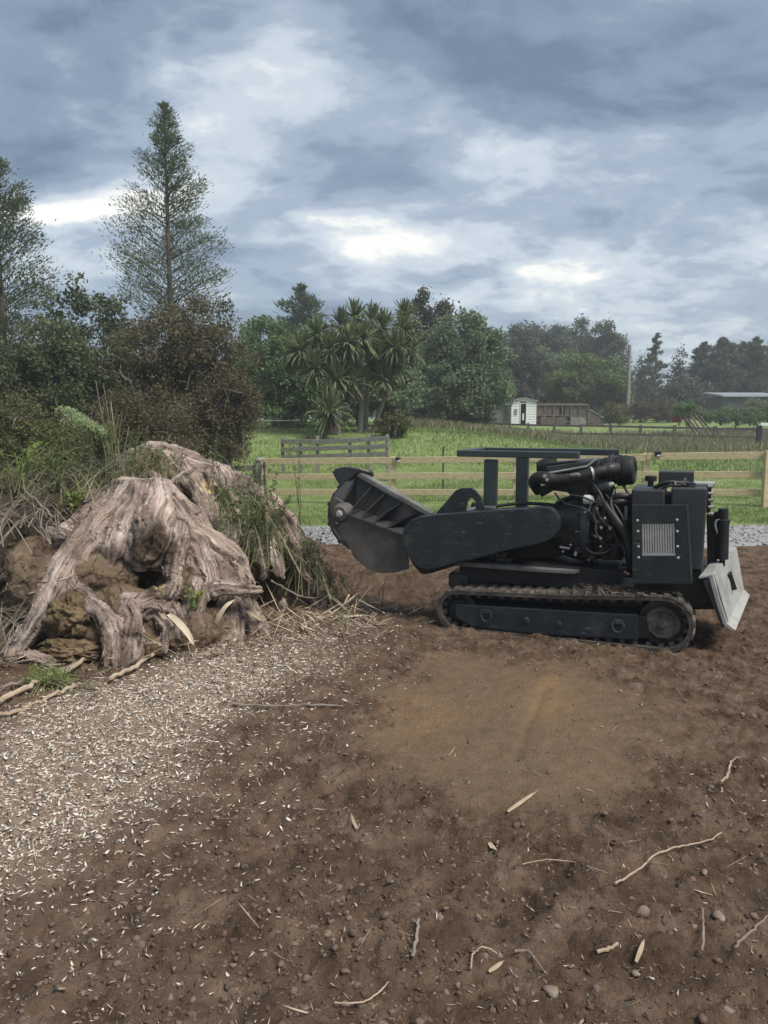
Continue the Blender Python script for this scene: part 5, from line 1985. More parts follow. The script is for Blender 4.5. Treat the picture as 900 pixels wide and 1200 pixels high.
# --- pipe rail enclosure with dark mesh under the trees at left
pr_ = empty('pipe_fence', 'thin grey pipe rail fence with dark mesh under the trees', 'fence', (at(315, 512, 31)[0], 31, float(gz(-4, 31))))
o2 = Vector(pr_.location)
a, b = Vector(at(284, 493.5, 31)), Vector(at(352, 493, 30.5))
MB().cyl(a - o2, b - o2, .03, 8).build('rail', old_timber, pr_, smooth=True)
for u in (296, 311, 326, 346):
    p = Vector(at(u, 493.3, 30.8))
    q = Vector((p.x, p.y, float(gz(p.x, p.y)) - .1))
    MB().cyl(p - o2, q - o2, .03, 8).build('post', dark_timber, pr_, smooth=True)
mm_ = MB()
for k_ in range(46):
    p = a.lerp(b, k_ / 45)
    mm_.bar(p - o2 - Vector((0, 0, .02)), Vector((p.x, p.y, float(gz(p.x, p.y)))) - o2, .008, .008, (0, 1, 0))
for k_ in range(9):
    z = .08 + k_ * .08
    mm_.bar(a - o2 - Vector((0, 0, z)), b - o2 - Vector((0, 0, z)), .007, .007)
tag(mm_.build('mesh', iron, pr_), kind='stuff')


# --- far post and rail fences
def far_fence(label, pts, posts, rails, h, m, pw, rh, name='rail_fence'):
    P = [Vector(at(*p)) for p in pts]
    t = empty(name, label, 'fence', (P[0].x, P[0].y, float(gz(P[0].x, P[0].y))))
    o = Vector(t.location)

    def on(u):
        us = [p[0] for p in pts]
        for i in range(len(us) - 1):
            if u <= us[i + 1] or i == len(us) - 2:
                k = (u - us[i]) / (us[i + 1] - us[i])
                Y = 1 / (1 / pts[i][2] * (1 - k) + 1 / pts[i + 1][2] * k)
                return Vector(at(u, pts[i][1] * (1 - k) + pts[i + 1][1] * k, Y))
    for u in posts:
        p = on(u)
        lean = rng.normal(size=2) * .03
        MB().bar(p + Vector((lean[0], .06 + lean[1], .05 + .04 * rng.random())) - o, Vector((p.x, p.y + .06, p.z - h - .3)) - o, pw, pw, (0, 1, 0)).build('post', m, t)
    for off in rails:
        ends = [pts[0][0]] + [u for u in posts[1::2]] + [pts[-1][0]]
        ends = sorted(set(ends))
        for u0, u1 in zip(ends, ends[1:]):
            a, b = on(u0) - Vector((0, 0, off)), on(u1) - Vector((0, 0, off))
            MB().bar(wobble(a, .012) - o, wobble(b, .012) - o, .05, rh).build('rail', m, t)
    return t


far_fence('long dark weathered two rail fence across the paddock behind the machine', [(545, 494.5, 52), (640, 497.5, 49), (760, 499.5, 46), (905, 502, 43)],
          [560, 578, 597, 620, 650, 682, 716, 751, 792, 839], [.06, .52], 1.15, dark_timber, .15, .12)
far_fence('dark rail fence in front of the white shed', [(500, 487, 60), (600, 484.5, 60), (705, 487.5, 60)], [512, 530, 548, 566, 585, 604, 615, 636, 650, 672, 690], [.05, .5], 1.2, dark_timber, .12, .1)
far_fence('grey stock rails at the far right beyond the leaning poles', [(790, 486, 57), (845, 484.5, 57), (905, 485, 56)], [797, 828, 846, 866, 888], [.08], 1.1, dark_timber, .14, .1)
# galvanised hurdle
hu = empty('metal_hurdle', 'small galvanised metal hurdle under the dark trees', 'hurdle', (at(522, 500, 50)[0], 50, float(gz(4, 50))))
o2 = Vector(hu.location)
a, b = Vector(at(505, 492, 50)), Vector(at(539, 491, 50))
hz = .95
MB().cyl(a - o2, b - o2, .03, 6).build('top_tube', galv, hu)
MB().cyl(a - o2 - Vector((0, 0, hz)), b - o2 - Vector((0, 0, hz)), .03, 6).build('bottom_tube', galv, hu)
for k_ in range(8):
    p = a.lerp(b, k_ / 7)
    MB().cyl(p - o2, p - o2 - Vector((0, 0, hz)), .022, 6).build('upright', galv, hu)
# dark strainer with a white tag at the right edge
p = at(890, 500, 41)
g = float(gz(p[0], p[1]))
sp_ = empty('strainer_post', 'thick black strainer post with pale plate at the right edge', 'post', (p[0], p[1], g))
MB().bar((0, 0, p[2] - g + .06), (0, 0, -.3), .25, .2, (0, 1, 0)).build('post_shaft', black_pl, sp_, .02)
MB().box((.3, .02, p[2] - g - .45), (.35, .04, .75)).build('gate_edge', dark_timber, sp_, .01)
MB().box((.3, -.012, p[2] - g + .12), (.5, .05, .16)).build('plate', white_paint, sp_, .01)
# power pole
p = at(738, 405, 66)
g = float(gz(p[0], p[1]))
up_ = empty('utility_pole', 'tall bare grey pole standing before the far trees', 'pole', (p[0], p[1], g))
MB().tube([(0, 0, -.3), (0, 0, (p[2] - g) * .5), (0, 0, p[2] - g)], [.19, .17, .14], 10).build('pole_shaft', old_timber, up_, smooth=True)
MB().lathe((0, 0, p[2] - g), (0, 0, 1), [(0, .15), (.05, .15), (.08, .05), (.08, 0)], 10).build('pole_cap', galv, up_)

# --- the small white shed and its neighbours
shed_y = 58.5


def px_box(u0, u1, v0, v1, Y):
    a, b = at(u0, v1, Y), at(u1, v0, Y)
    return a[0], b[0], min(a[2], b[2]), max(a[2], b[2])


x0, x1, z0, z1 = px_box(599.5, 628, 500, 470.5, shed_y)
sh = empty('garden_shed', 'small white weatherboard shed with an open dark doorway', 'shed', ((x0 + x1) / 2, shed_y, z0 - .2))
o2 = Vector(sh.location)
W_, H_ = x1 - x0, z1 - z0 + .2
D_ = 1.9
dw0, dw1 = at(610, 480, shed_y)[0] - o2.x, at(616.5, 480, shed_y)[0] - o2.x
dtop = at(612, 473, shed_y)[2] - o2.z
nb = 11
for k_ in range(nb):
    za, zb = H_ * k_ / nb, H_ * (k_ + 1) / nb
    segs = [(-W_ / 2, W_ / 2)] if za > dtop else [(-W_ / 2, dw0 - .04), (dw1 + .04, W_ / 2)]
    for s0, s1 in segs:
        MB().box(((s0 + s1) / 2, .0, (za + zb) / 2), (s1 - s0, .03, zb - za - .012), Matrix.Rotation(R(-5), 3, 'X')).build('weatherboard', white_paint, sh)
MB().box((-W_ / 2 + .03, D_ / 2 + .03, H_ / 2), (.05, D_ - .02, H_)).build('side_wall', white_paint, sh)
MB().box((W_ / 2 - .03, D_ / 2 + .03, H_ / 2), (.05, D_ - .02, H_)).build('side_wall', white_paint, sh)
MB().box((0, D_, H_ / 2), (W_ - .12, .05, H_)).build('back_wall', dark_timber, sh)
fr2 = MB()
fr2.box((dw0 - .02, -.02, dtop / 2), (.05, .07, dtop)).box((dw1 + .02, -.02, dtop / 2), (.05, .07, dtop)).box(((dw0 + dw1) / 2, -.02, dtop + .025), (dw1 - dw0 + .1, .07, .05))
fr2.build('door_frame', white_paint, sh)
MB().box((dw1 - .06, .5, dtop / 2), (.04, .75, dtop - .05), Matrix.Rotation(R(8), 3, 'Z')).build('door', dark_timber, sh)
zR = H_ + .02
rf = MB()
ap_ = .22
rv = [(-W_ / 2 - .1, zR - .02), (0, zR + ap_), (W_ / 2 + .1, zR - .02)]
rf.prism([(x, -.15, z) for x, z in rv] + [(x, -.15, z + .05) for x, z in rv[::-1]], [(x, D_ + .1, z) for x, z in rv] + [(x, D_ + .1, z + .05) for x, z in rv[::-1]])
rf.build('roof', galv, sh)
MB().prism([(-W_ / 2, .0, H_), (W_ / 2, 0, H_), (0, 0, H_ + ap_)], [(-W_ / 2, .03, H_), (W_ / 2, .03, H_), (0, .03, H_ + ap_)]).build('gable', white_paint, sh)
MB().box((-W_ * .33, -.035, H_ * .62), (.22, .03, .42)).build('notice_board', old_timber, sh)
MB().box((-.05, -.05, H_ * .45), (.12, .03, .5)).build('drain_pipe', white_paint, sh)
# lattice lean-to at its left
x0, x1, z0, z1 = px_box(575, 599, 500, 474.5, 59)
la = empty('lattice_lean_to', 'dark lattice lean-to with a pale roof left of the white shed', 'lean-to', ((x0 + x1) / 2, 59, z0 - .2))
W_, H_ = x1 - x0, z1 - z0 + .2
for s_ in range(-9, 15):
    x = -W_ / 2 + s_ * .14
    for sgn in (1, -1):
        a = Vector((x if sgn > 0 else x, 0 if sgn > 0 else .02, 0))
        h = H_
        b = a + Vector((h * sgn, 0, h))
        # clip the lath to the frame
        def clipx(p, q):
            t0, t1 = 0.0, 1.0
            d = q.x - p.x
            for lim, s in ((-W_ / 2, 1), (W_ / 2, -1)):
                f0, f1 = (p.x - lim) * s, (q.x - lim) * s
                if f0 < 0 and f1 < 0:
                    return None
                if f0 < 0:
                    t0 = max(t0, f0 / (f0 - f1))
                elif f1 < 0:
                    t1 = min(t1, f0 / (f0 - f1))
            return (p.lerp(q, t0), p.lerp(q, t1)) if t0 < t1 - .02 else None
        c = clipx(a, b)
        if c:
            MB().bar(c[0], c[1], .045, .012, (0, 1, 0)).build('lath', old_timber, la)
for x in (-W_ / 2, W_ / 2 - .05):
    MB().box((x, 0, H_ / 2), (.09, .09, H_)).build('post', dark_timber, la)
MB().box((0, .7, H_ + .06), (W_ + .2, 1.8, .05), Matrix.Rotation(R(3), 3, 'X')).build('roof', galv, la)
MB().box((0, 1.5, H_ / 2), (W_, .04, H_)).build('back_wall', dark_timber, la)
# brown open run to the right
x0, x1, z0, z1 = px_box(629, 689, 498, 474, 60)
hr = empty('animal_run', 'low brown timber run with wire and board patches right of the shed', 'animal run', ((x0 + x1) / 2, 60, z0 - .2))
W_, H_ = x1 - x0, z1 - z0 + .2
brown_b = mat('brown_boards', [(.3, (.085, .07, .055)), (.6, (.14, .118, .095))], scale=5, rough=.9)
MB().box((0, 0, H_ - .03), (W_, .09, .1)).build('top_plate', dark_timber, hr)
for k_ in range(7):
    MB().box((-W_ / 2 + W_ * k_ / 6, 0.03, H_ / 2 - .05), (.1, .1, H_ - .08)).build('post', dark_timber, hr)
for k_ in range(9):
    if k_ not in (4,):
        MB().box((-W_ / 2 + W_ * (k_ + .5) / 9, .1, H_ * .72), (W_ / 9 - .02, .03, H_ * .45 + .06 * rng.normal())).build('board', brown_b, hr)
for k_, (a, b) in enumerate(((.08, .32), (.38, .58), (.66, .96))):
    for j in range(3):
        MB().box((-W_ / 2 + W_ * (a + b) / 2, -.05, .25 + j * .22), (W_ * (b - a), .03, .18)).build('board', old_timber if k_ == 2 else brown_b, hr)
MB().box((0, 1.3, H_ + .05), (W_ + .2, 2.6, .05), Matrix.Rotation(R(2), 3, 'X')).build('roof', brown_b, hr)
MB().box((0, 2.5, H_ / 2), (W_, .05, H_)).build('back_wall', dark_timber, hr)
# sloped crate beside it
x0, x1, z0, z1 = px_box(690, 708, 498, 480, 60)
cr_ = empty('ramp_shelter', 'small grey sloping shelter at the right end of the brown run', 'shelter', ((x0 + x1) / 2, 60, z0 - .1))
w_ = x1 - x0
MB().prism([(-w_ / 2, 0, 0), (w_ / 2, 0, 0), (w_ / 2, 0, .45), (-w_ / 2 + .2, 0, 1.15), (-w_ / 2, 0, 1.15)], [(-w_ / 2, 1, 0), (w_ / 2, 1, 0), (w_ / 2, 1, .45), (-w_ / 2 + .2, 1, 1.15), (-w_ / 2, 1, 1.15)]).build('shelter_body', dark_timber, cr_, .02)
MB().prism([(-w_ / 2, -.05, 1.2), (-w_ / 2 + .2, -.05, 1.2), (w_ / 2 + .1, -.05, .46), (w_ / 2 + .1, -.05, .5), (-w_ / 2 + .22, -.05, 1.26), (-w_ / 2, -.05, 1.26)],
           [(-w_ / 2, 1.05, 1.2), (-w_ / 2 + .2, 1.05, 1.2), (w_ / 2 + .1, 1.05, .46), (w_ / 2 + .1, 1.05, .5), (-w_ / 2 + .22, 1.05, 1.26), (-w_ / 2, 1.05, 1.26)]).build('roof', galv, cr_)
# big dark shed at the right
x0, x1, z0, z1 = px_box(848, 915, 500, 465, 72)
ds = empty('farm_shed', 'dark green metal farm shed with a pale roof edge at right', 'shed', ((x0 + x1) / 2, 72, z0 - .3))
W_, H_ = x1 - x0, z1 - z0 + .3
dg = mat('green_cladding', [(.3, (.045, .06, .055)), (.7, (.07, .085, .08))], scale=3, rough=.6)
nr = 22
for k_ in range(nr):
    MB().box((-W_ / 2 + W_ * (k_ + .5) / nr, .0, H_ / 2), (W_ / nr * .82, .05, H_)).build('cladding_panel', dg, ds)
MB().box((0, 2.0, H_ / 2), (W_, 3.94, H_ - .02)).build('shed_body', dg, ds)
MB().prism([(-W_ / 2 - .2, -.3, H_), (W_ / 2 + .2, -.3, H_), (W_ / 2 + .2, -.3, H_ + .14), (-W_ / 2 - .2, -.3, H_ + .14)],
           [(-W_ / 2 - .2, 4.4, H_ + .4), (W_ / 2 + .2, 4.4, H_ + .4), (W_ / 2 + .2, 4.4, H_ + .54), (-W_ / 2 - .2, 4.4, H_ + .54)]).build('roof', galv, ds)
# leaning poles under a creeper, with a rusty red drum
lp = empty('leaning_poles', 'bundle of dark poles leaning to the left under a creeper', 'poles', (at(825, 515, 47)[0], 47, float(gz(19, 47))))
o2 = Vector(lp.location)
for k_, (u0, v0, u1, v1) in enumerate(((818, 512, 797, 480), (828, 514, 803, 478), (834, 513, 809, 478), (824, 513, 801, 484), (838, 511, 813, 479), (816, 509, 800, 489))):
    MB().tube([Vector(at(u0, v0, 46.5 + .2 * k_)) - o2, Vector(at(u1, v1, 48)) - o2], [.06, .045], 6).build('pole', dark_timber, lp, smooth=True)
rd = empty('rusty_drum', 'rusty red drum on the far fence line beside the leaning poles', 'drum', tuple(at(793.5, 495, 49)))
rust = mat('rust_red', [(.3, (.16, .05, .03)), (.7, (.27, .10, .06))], scale=6, rough=.8)
MB().lathe((0, 0, 0), (0, 0, 1), [(0, .3), (.02, .31), (.26, .31), (.28, .325), (.3, .31), (.56, .31), (.58, .325), (.6, .31), (.84, .31), (.86, .29), (.86, 0)], 16).build('drum_body', rust, rd, smooth=True)
MB().lathe((.1, 0, .86), (0, 0, 1), [(0, .05), (.03, .05), (.03, 0)], 8).build('drum_bung', iron, rd)

# ================================================================== TREES AND SHRUBS
bark_m = mat('tree_bark', [(.3, (.06, .05, .042)), (.5, (.10, .085, .072)), (.75, (.17, .15, .13))], scale=6, rough=.9, st=(1, 1, .3), bump=.5, bscale=20)
pale_twig = mat('pale_twig', [(.3, (.13, .11, .10)), (.7, (.24, .21, .19))], scale=5, rough=.9)
lm_conifer = leaf_mat('conifer_foliage', (0.070, 0.096, 0.056), (0.117, 0.152, 0.086), (0.188, 0.219, 0.133), scale=.8)
lm_wattle = leaf_mat('wattle_foliage', (0.075, 0.100, 0.062), (0.125, 0.156, 0.096), (0.195, 0.226, 0.149), scale=.8)
lm_brown = leaf_mat('brown_scrub', (0.070, 0.062, 0.034), (0.116, 0.101, 0.057), (0.182, 0.160, 0.094), scale=.5, transl=.35)
lm_dark = leaf_mat('dark_scrub', (0.061, 0.079, 0.043), (0.110, 0.131, 0.070), (0.186, 0.208, 0.110), scale=.5, transl=.35)
lm_olive = leaf_mat('olive_scrub', (0.074, 0.083, 0.032), (0.127, 0.134, 0.053), (0.203, 0.203, 0.090), scale=.6, transl=.35)
lm_green = leaf_mat('green_broadleaf', (0.066, 0.116, 0.046), (0.121, 0.194, 0.078), (0.214, 0.302, 0.128), scale=.5)
lm_mid = leaf_mat('grey_green_broadleaf', (0.087, 0.130, 0.073), (0.152, 0.212, 0.120), (0.255, 0.323, 0.185), scale=.4)
lm_far = leaf_mat('far_foliage', (0.064, 0.088, 0.061), (0.110, 0.144, 0.097), (0.179, 0.221, 0.150), scale=.25)
lm_farb = leaf_mat('far_grey_foliage', (0.072, 0.079, 0.065), (0.115, 0.122, 0.098), (0.173, 0.180, 0.144), scale=.25)
lm_bright = leaf_mat('willow_foliage', (.085, .13, .045), (.14, .195, .07), (.21, .265, .11), scale=.3)
lm_cab = leaf_mat('cabbage_leaves', (0.069, 0.098, 0.044), (0.121, 0.155, 0.069), (0.230, 0.259, 0.138), scale=.6, transl=.25)
lm_dead = leaf_mat('dead_leaves', (.09, .07, .045), (.15, .12, .075), (.22, .18, .12), scale=.6)


def base_top(u, v_top, Y):
    p = at(u, v_top, Y)
    g = float(gz(p[0], p[1]))
    return p[0], g, p[2] - g


def pxm(n_px, Y):
    return n_px * Y / 900.0


def limb_tube(mb, a, b, r0, r1, n=5, bend=.08):
    a, b = Vector(a), Vector(b)
    m = a.lerp(b, .5) + Vector(rng.normal(size=3)) * (b - a).length * bend
    C = curve_pts([a, m, b], 3)
    mb.tube(C, [r0 + (r1 - r0) * i / (len(C) - 1) for i in range(len(C))], n, False)


def broad_tree(name, label, cat, u, v_top, Y, crowns, m, leaf=.16, n_leaf=16000, clump=.5, n_clump=90, trunk_r=.15, group=None, twigs=0, zsq=.8, dens=1.0, spiky=0):
    """crowns: (u, v, half width px, half height px, depth factor) lobes seen in the picture at distance Y"""
    x, g, H = base_top(u, v_top, Y)
    t = empty(name, label, cat, (x, Y, g), group)
    o = np.array([x, Y, g])
    area = np.array([c[2] * c[3] for c in crowns], float)
    area /= area.sum()
    CC, CS = [], []
    for c, w in zip(crowns, area):
        p = at(c[0], c[1], Y) - o
        r = np.array([pxm(c[2], Y), pxm(c[2], Y) * c[4], pxm(c[3], Y)])
        k = max(6, int(n_clump * w))
        d = rnd_dirs(k)
        rad = rng.random(k)[:, None] ** (1 / 2.4)
        q = p + d * rad * r * (.86 + .2 * rng.random((k, 1)))
        q[:, 2] = np.maximum(q[:, 2], .15)
        CC.append(q)
        CS.append(np.full(k, 1.0))
    CC = np.concatenate(CC)
    k = len(CC)
    cs = clump * (.55 + .8 * rng.random(k))
    per = np.maximum(4, (n_leaf / k * (cs / cs.mean()) ** 1.6)).astype(int)
    idx = np.repeat(np.arange(k), per)
    n = len(idx)
    dd = rnd_dirs(n)
    off = dd * (rng.random(n)[:, None] ** .6) * cs[idx][:, None] * np.array([1, 1, zsq])
    P = CC[idx] + off
    if spiky:
        up = rng.random(n) < .35
        P[up, 2] += np.abs(rng.normal(size=up.sum())) * spiky * cs[idx][up]
    P[:, 2] = np.maximum(P[:, 2], .03)
    D = dd * .7 + rnd_dirs(n) + np.array([0, 0, -.15])
    np_mesh('crown', *leaf_quads(P, D, leaf * (.6 + .8 * rng.random(n)), leaf * .5 * (.6 + .8 * rng.random(n))), m, t)
    mb = MB()
    topz = max(.6, float(np.percentile(CC[:, 2], 80)))
    limb_tube(mb, (0, 0, -.2), (rng.normal() * .1, rng.normal() * .1, topz), trunk_r, trunk_r * .3, 8, .02)
    for i in rng.choice(k, min(k, 22), replace=False):
        q = CC[i]
        z = min(max(.2, q[2] * (.3 + .4 * rng.random())), topz)
        limb_tube(mb, (0, 0, z), q, trunk_r * .35, trunk_r * .08)
    mb.build('trunk', bark_m, t)
    if twigs:
        tb = MB()
        for i in rng.choice(k, min(k, twigs), replace=False):
            q = Vector(CC[i])
            d = Vector(rng.normal(size=3))
            d.y -= .9
            d.z *= .6
            d.normalize()
            e = q + d * cs[i] * (1.6 + rng.random())
            limb_tube(tb, q, e, .010, .004, 4, .12)
            for _ in range(3):
                s_ = q.lerp(e, .35 + .5 * rng.random())
                limb_tube(tb, s_, s_ + Vector(rng.normal(size=3)) * cs[i] * .7, .006, .003, 3, .1)
        tag(tb.build('bare_twigs', pale_twig, t), kind='stuff')
    return t


def conifer(name, label, u, v_top, Y, half_px, m, v_low, leaf=.2, n_br=70, per=60, droop=.15, rise=.35, cat='tree', group=None, trunk_r=.12, power=.85, lean=0.0, tw=.35, lw=.28, blunt=.0):
    x, g, H = base_top(u, v_top, Y)
    t = empty(name, label, cat, (x, Y, g), group)
    z_low = float(at(u, v_low, Y)[2]) - g
    Rm = pxm(half_px, Y)
    mb = MB()
    mb.tube([(0, 0, -.3), (lean * H * .3, 0, H * .35), (lean * H * .7, 0, H * .7), (lean * H, 0, H)], [trunk_r, trunk_r * .75, trunk_r * .42, .012], 8)
    PC, PD = [], []
    for i in range(n_br):
        f = (i + rng.random()) / n_br
        z = z_low + (H - z_low) * f
        L = Rm * ((1 - f) ** power + blunt * (1 - f ** 6)) / (1 + blunt) * (.68 + .5 * rng.random()) * min(1, .55 + f * 3) + .08
        a = rng.random() * 2 * pi
        d = Vector((cos(a), sin(a), rise * (.7 + .2 * f)))
        L = min(L, Rm * .05 + (H - z) * .8)
        if rng.random() < .16:
            L *= .5
        b0 = Vector((lean * z, 0, z))
        n = 7
        P = [b0 + d * L * s / n + Vector((0, 0, -droop * L * (s / n) ** 2)) for s in range(n + 1)]
        mb.tube(P, [max(.006, trunk_r * .16 * (1 - s / (n + 1))) for s in range(n + 1)], 3, False)
        Pn = np.array([tuple(p) for p in P])
        k = max(8, int(per * (.25 + L / Rm)))
        s = .18 + .82 * rng.random(k) ** .75
        j = np.clip((s * n).astype(int), 0, n - 1)
        fr = s * n - j
        Q = Pn[j] * (1 - fr[:, None]) + Pn[j + 1] * fr[:, None]
        side = rng.normal(size=(k, 3)) * np.array([1, 1, .55]) * (tw * L * (1.05 - .75 * s[:, None]) * .55 + .05)
        out = np.array(tuple(d))
        Q = Q + side
        PC.append(Q)
        PD.append(norm(side) * .6 + out * .8 + np.array([0, 0, .35]) + rng.normal(size=(k, 3)) * .35)
    mb.build('trunk', bark_m, t)
    PC, PD = np.concatenate(PC), np.concatenate(PD)
    n = len(PC)
    np_mesh('crown', *leaf_quads(PC, PD, leaf * (.6 + .8 * rng.random(n)), leaf * lw * (.7 + .6 * rng.random(n))), m, t)
    return t


# --- the left group
conifer('conifer_tree', 'tallest wispy conifer rising above the brown scrub at left', 192, 122, 23, 74, lm_conifer, 385, leaf=.105, n_br=135, per=205, droop=.0, rise=.8, trunk_r=.13, power=.88, tw=.42, lw=.24)
conifer('conifer_tree', 'tall feathery tree cut off by the left edge', -8, 186, 20, 66, lm_wattle, 450, leaf=.105, n_br=120, per=185, droop=.03, rise=.85, trunk_r=.12, power=.58, tw=.55)
broad_tree('wattle_tree', 'thin sparse tree leaning between the two tall left trees', 'tree', 118, 330, 22, [(95, 352, 16, 26, 1), (125, 372, 24, 26, 1), (60, 368, 22, 30, 1), (150, 390, 22, 22, 1), (85, 395, 30, 20, 1)], lm_wattle, leaf=.13, n_leaf=3800, clump=.3, n_clump=75, trunk_r=.05)
broad_tree('scrub_bush', 'big dark brown scrub bush under the tallest conifer', 'bush', 215, 345, 20, [(228, 395, 58, 48, 1), (190, 425, 62, 55, 1), (255, 430, 44, 48, 1), (215, 470, 80, 50, 1), (220, 510, 70, 30, 1)], lm_brown, leaf=.085, n_leaf=42000, clump=.34, n_clump=330, trunk_r=.12, twigs=26)
broad_tree('scrub_bush', 'reddish brown low scrub bush with bare pale twigs beside the lawn', 'bush', 262, 440, 18.6, [(268, 478, 34, 34, 1), (235, 490, 44, 32, 1), (285, 470, 18, 24, 1), (262, 515, 36, 24, 1)], lm_brown, leaf=.07, n_leaf=22000, clump=.26, n_clump=200, trunk_r=.06, twigs=46)
broad_tree('scrub_bush', 'dark green scrub bush left of the brown one', 'bush', 130, 385, 19.5, [(130, 430, 42, 42, 1), (150, 470, 50, 50, 1), (105, 460, 40, 45, 1)], lm_dark, leaf=.085, n_leaf=26000, clump=.32, n_clump=240, trunk_r=.08, twigs=10)
broad_tree('scrub_bush', 'rounded dark scrub bush under the left feathery tree', 'bush', 55, 372, 18, [(62, 415, 42, 40, 1), (45, 450, 55, 48, 1), (10, 440, 40, 50, 1)], lm_dark, leaf=.08, n_leaf=28000, clump=.3, n_clump=260, trunk_r=.08, twigs=14)
broad_tree('scrub_bush', 'olive scrub bush low at the left edge', 'bush', 25, 462, 14.5, [(20, 510, 48, 44, 1), (70, 525, 40, 40, 1), (-10, 520, 40, 50, 1)], lm_olive, leaf=.06, n_leaf=26000, clump=.24, n_clump=260, trunk_r=.05, twigs=26)
broad_tree('scrub_bush', 'brown scrub bush behind the plume and dead stalks', 'bush', 150, 450, 15.5, [(150, 505, 46, 50, 1), (195, 515, 38, 46, 1), (110, 520, 40, 40, 1)], lm_brown, leaf=.06, n_leaf=26000, clump=.25, n_clump=260, trunk_r=.05, twigs=30)

# --- behind the cabbage trees
broad_tree('broadleaf_tree', 'green broadleaf tree left of the cabbage trees', 'tree', 320, 372, 33, [(318, 420, 34, 48, 1), (335, 465, 40, 36, 1), (300, 455, 24, 40, 1), (360, 440, 40, 50, 1)], lm_green, leaf=.17, n_leaf=26000, clump=.5, n_clump=190, trunk_r=.16)
conifer('pine_tree', 'dark pine behind rising over the cabbage trees', 352, 334, 46, 44, lm_far, 470, leaf=.3, n_br=90, per=90, droop=.1, rise=.5, power=.5, tw=.5, trunk_r=.2, blunt=.6)
broad_tree('broadleaf_tree', 'dark broadleaf tree in shade behind the cabbage trees', 'tree', 420, 395, 36, [(400, 450, 60, 50, 1), (460, 450, 40, 50, 1)], lm_mid, leaf=.18, n_leaf=22000, clump=.5, n_clump=170, trunk_r=.16)
broad_tree('shrub', 'brown shrub at the right foot of the cabbage trees', 'shrub', 466, 478, 27, [(466, 495, 16, 15, 1), (455, 500, 14, 12, 1)], lm_olive, leaf=.09, n_leaf=6000, clump=.2, n_clump=70, trunk_r=.04, twigs=8)
broad_tree('poplar_tree', 'slender pale tree with thin upright top right of the cabbage trees', 'tree', 497, 330, 43, [(494, 362, 9, 22, 1), (508, 380, 16, 22, 1), (492, 400, 20, 26, 1), (505, 430, 28, 34, 1), (520, 368, 8, 18, 1)], lm_farb, leaf=.19, n_leaf=13000, clump=.42, n_clump=130, trunk_r=.13, spiky=.4)
broad_tree('broadleaf_tree', 'largest dark broadleaf tree in the middle behind the hurdle', 'tree', 540, 360, 41, [(540, 396, 32, 28, 1), (525, 430, 42, 38, 1), (568, 432, 34, 38, 1), (540, 460, 56, 30, 1), (572, 402, 18, 18, 1), (532, 488, 46, 18, 1)], lm_mid, leaf=.2, n_leaf=40000, clump=.6, n_clump=260, trunk_r=.2, spiky=.3)
broad_tree('broadleaf_tree', 'dull brownish tree between the big tree and the shed', 'tree', 605, 383, 66, [(600, 418, 28, 34, 1), (622, 440, 24, 34, 1), (596, 455, 30, 30, 1)], lm_farb, leaf=.24, n_leaf=17000, clump=.6, n_clump=150, trunk_r=.16)
broad_tree('broadleaf_tree', 'mid green tree filling the gap left of the willow', 'tree', 640, 400, 74, [(640, 432, 26, 28, 1), (615, 450, 30, 30, 1), (655, 462, 26, 24, 1)], lm_mid, leaf=.3, n_leaf=15000, clump=.8, n_clump=120, trunk_r=.16)
broad_tree('broadleaf_tree', 'dark green tree between the brown scrub and the green broadleaf', 'tree', 292, 385, 38, [(292, 420, 20, 34, 1), (285, 460, 30, 34, 1)], lm_mid, leaf=.18, n_leaf=14000, clump=.5, n_clump=110, trunk_r=.14)
# --- far row behind the shed
for k_, (u, vt, hp, Y, lab) in enumerate(((612, 382, 17, 92, 'leftmost'), (634, 377, 18, 94, 'second'), (655, 376, 18, 92, 'third'), (676, 374, 20, 95, 'fourth'), (695, 380, 17, 93, 'fifth'), (713, 377, 19, 92, 'rightmost'))):
    broad_tree('row_tree', lab + ' from the left of six tall dark trees in the row behind the shed', 'tree', u, vt, Y,
               [(u, vt + 22, hp * .8, 20, 1), (u + 3, vt + 46, hp, 26, 1), (u - 3, vt + 78, hp * .9, 30, 1)], lm_far, leaf=.36, n_leaf=8000, clump=.95, n_clump=70, trunk_r=.2, group='row of tall trees behind the shed', spiky=.3)
broad_tree('willow_tree', 'large round bright green tree behind the brown run', 'tree', 690, 414, 68, [(690, 444, 44, 30, 1), (668, 455, 34, 24, 1), (715, 452, 26, 28, 1)], lm_bright, leaf=.26, n_leaf=24000, clump=.75, n_clump=190, trunk_r=.2)
conifer('conifer_tree', 'far conifer right of the bare pole', 770, 391, 82, 21, lm_far, 490, leaf=.45, n_br=80, per=60, rise=.3, droop=.15, power=.7, trunk_r=.2)
broad_tree('bare_tree', 'nearly bare thin tree right of the far conifer', 'tree', 797, 404, 84, [(797, 440, 7, 34, 1), (790, 460, 8, 24, 1)], lm_farb, leaf=.3, n_leaf=2000, clump=.7, n_clump=50, trunk_r=.12, spiky=1.2)
broad_tree('bare_tree', 'small thin tree just right of the bare pole', 'tree', 754, 418, 80, [(754, 445, 9, 28, 1), (748, 470, 12, 20, 1)], lm_far, leaf=.32, n_leaf=1700, clump=.7, n_clump=44, trunk_r=.12, spiky=1.0)
broad_tree('bare_tree', 'low grey brown thicket tree before the far conifers', 'tree', 805, 445, 80, [(808, 466, 26, 24, 1), (785, 472, 24, 22, 1)], lm_farb, leaf=.34, n_leaf=9000, clump=.8, n_clump=90, trunk_r=.12)
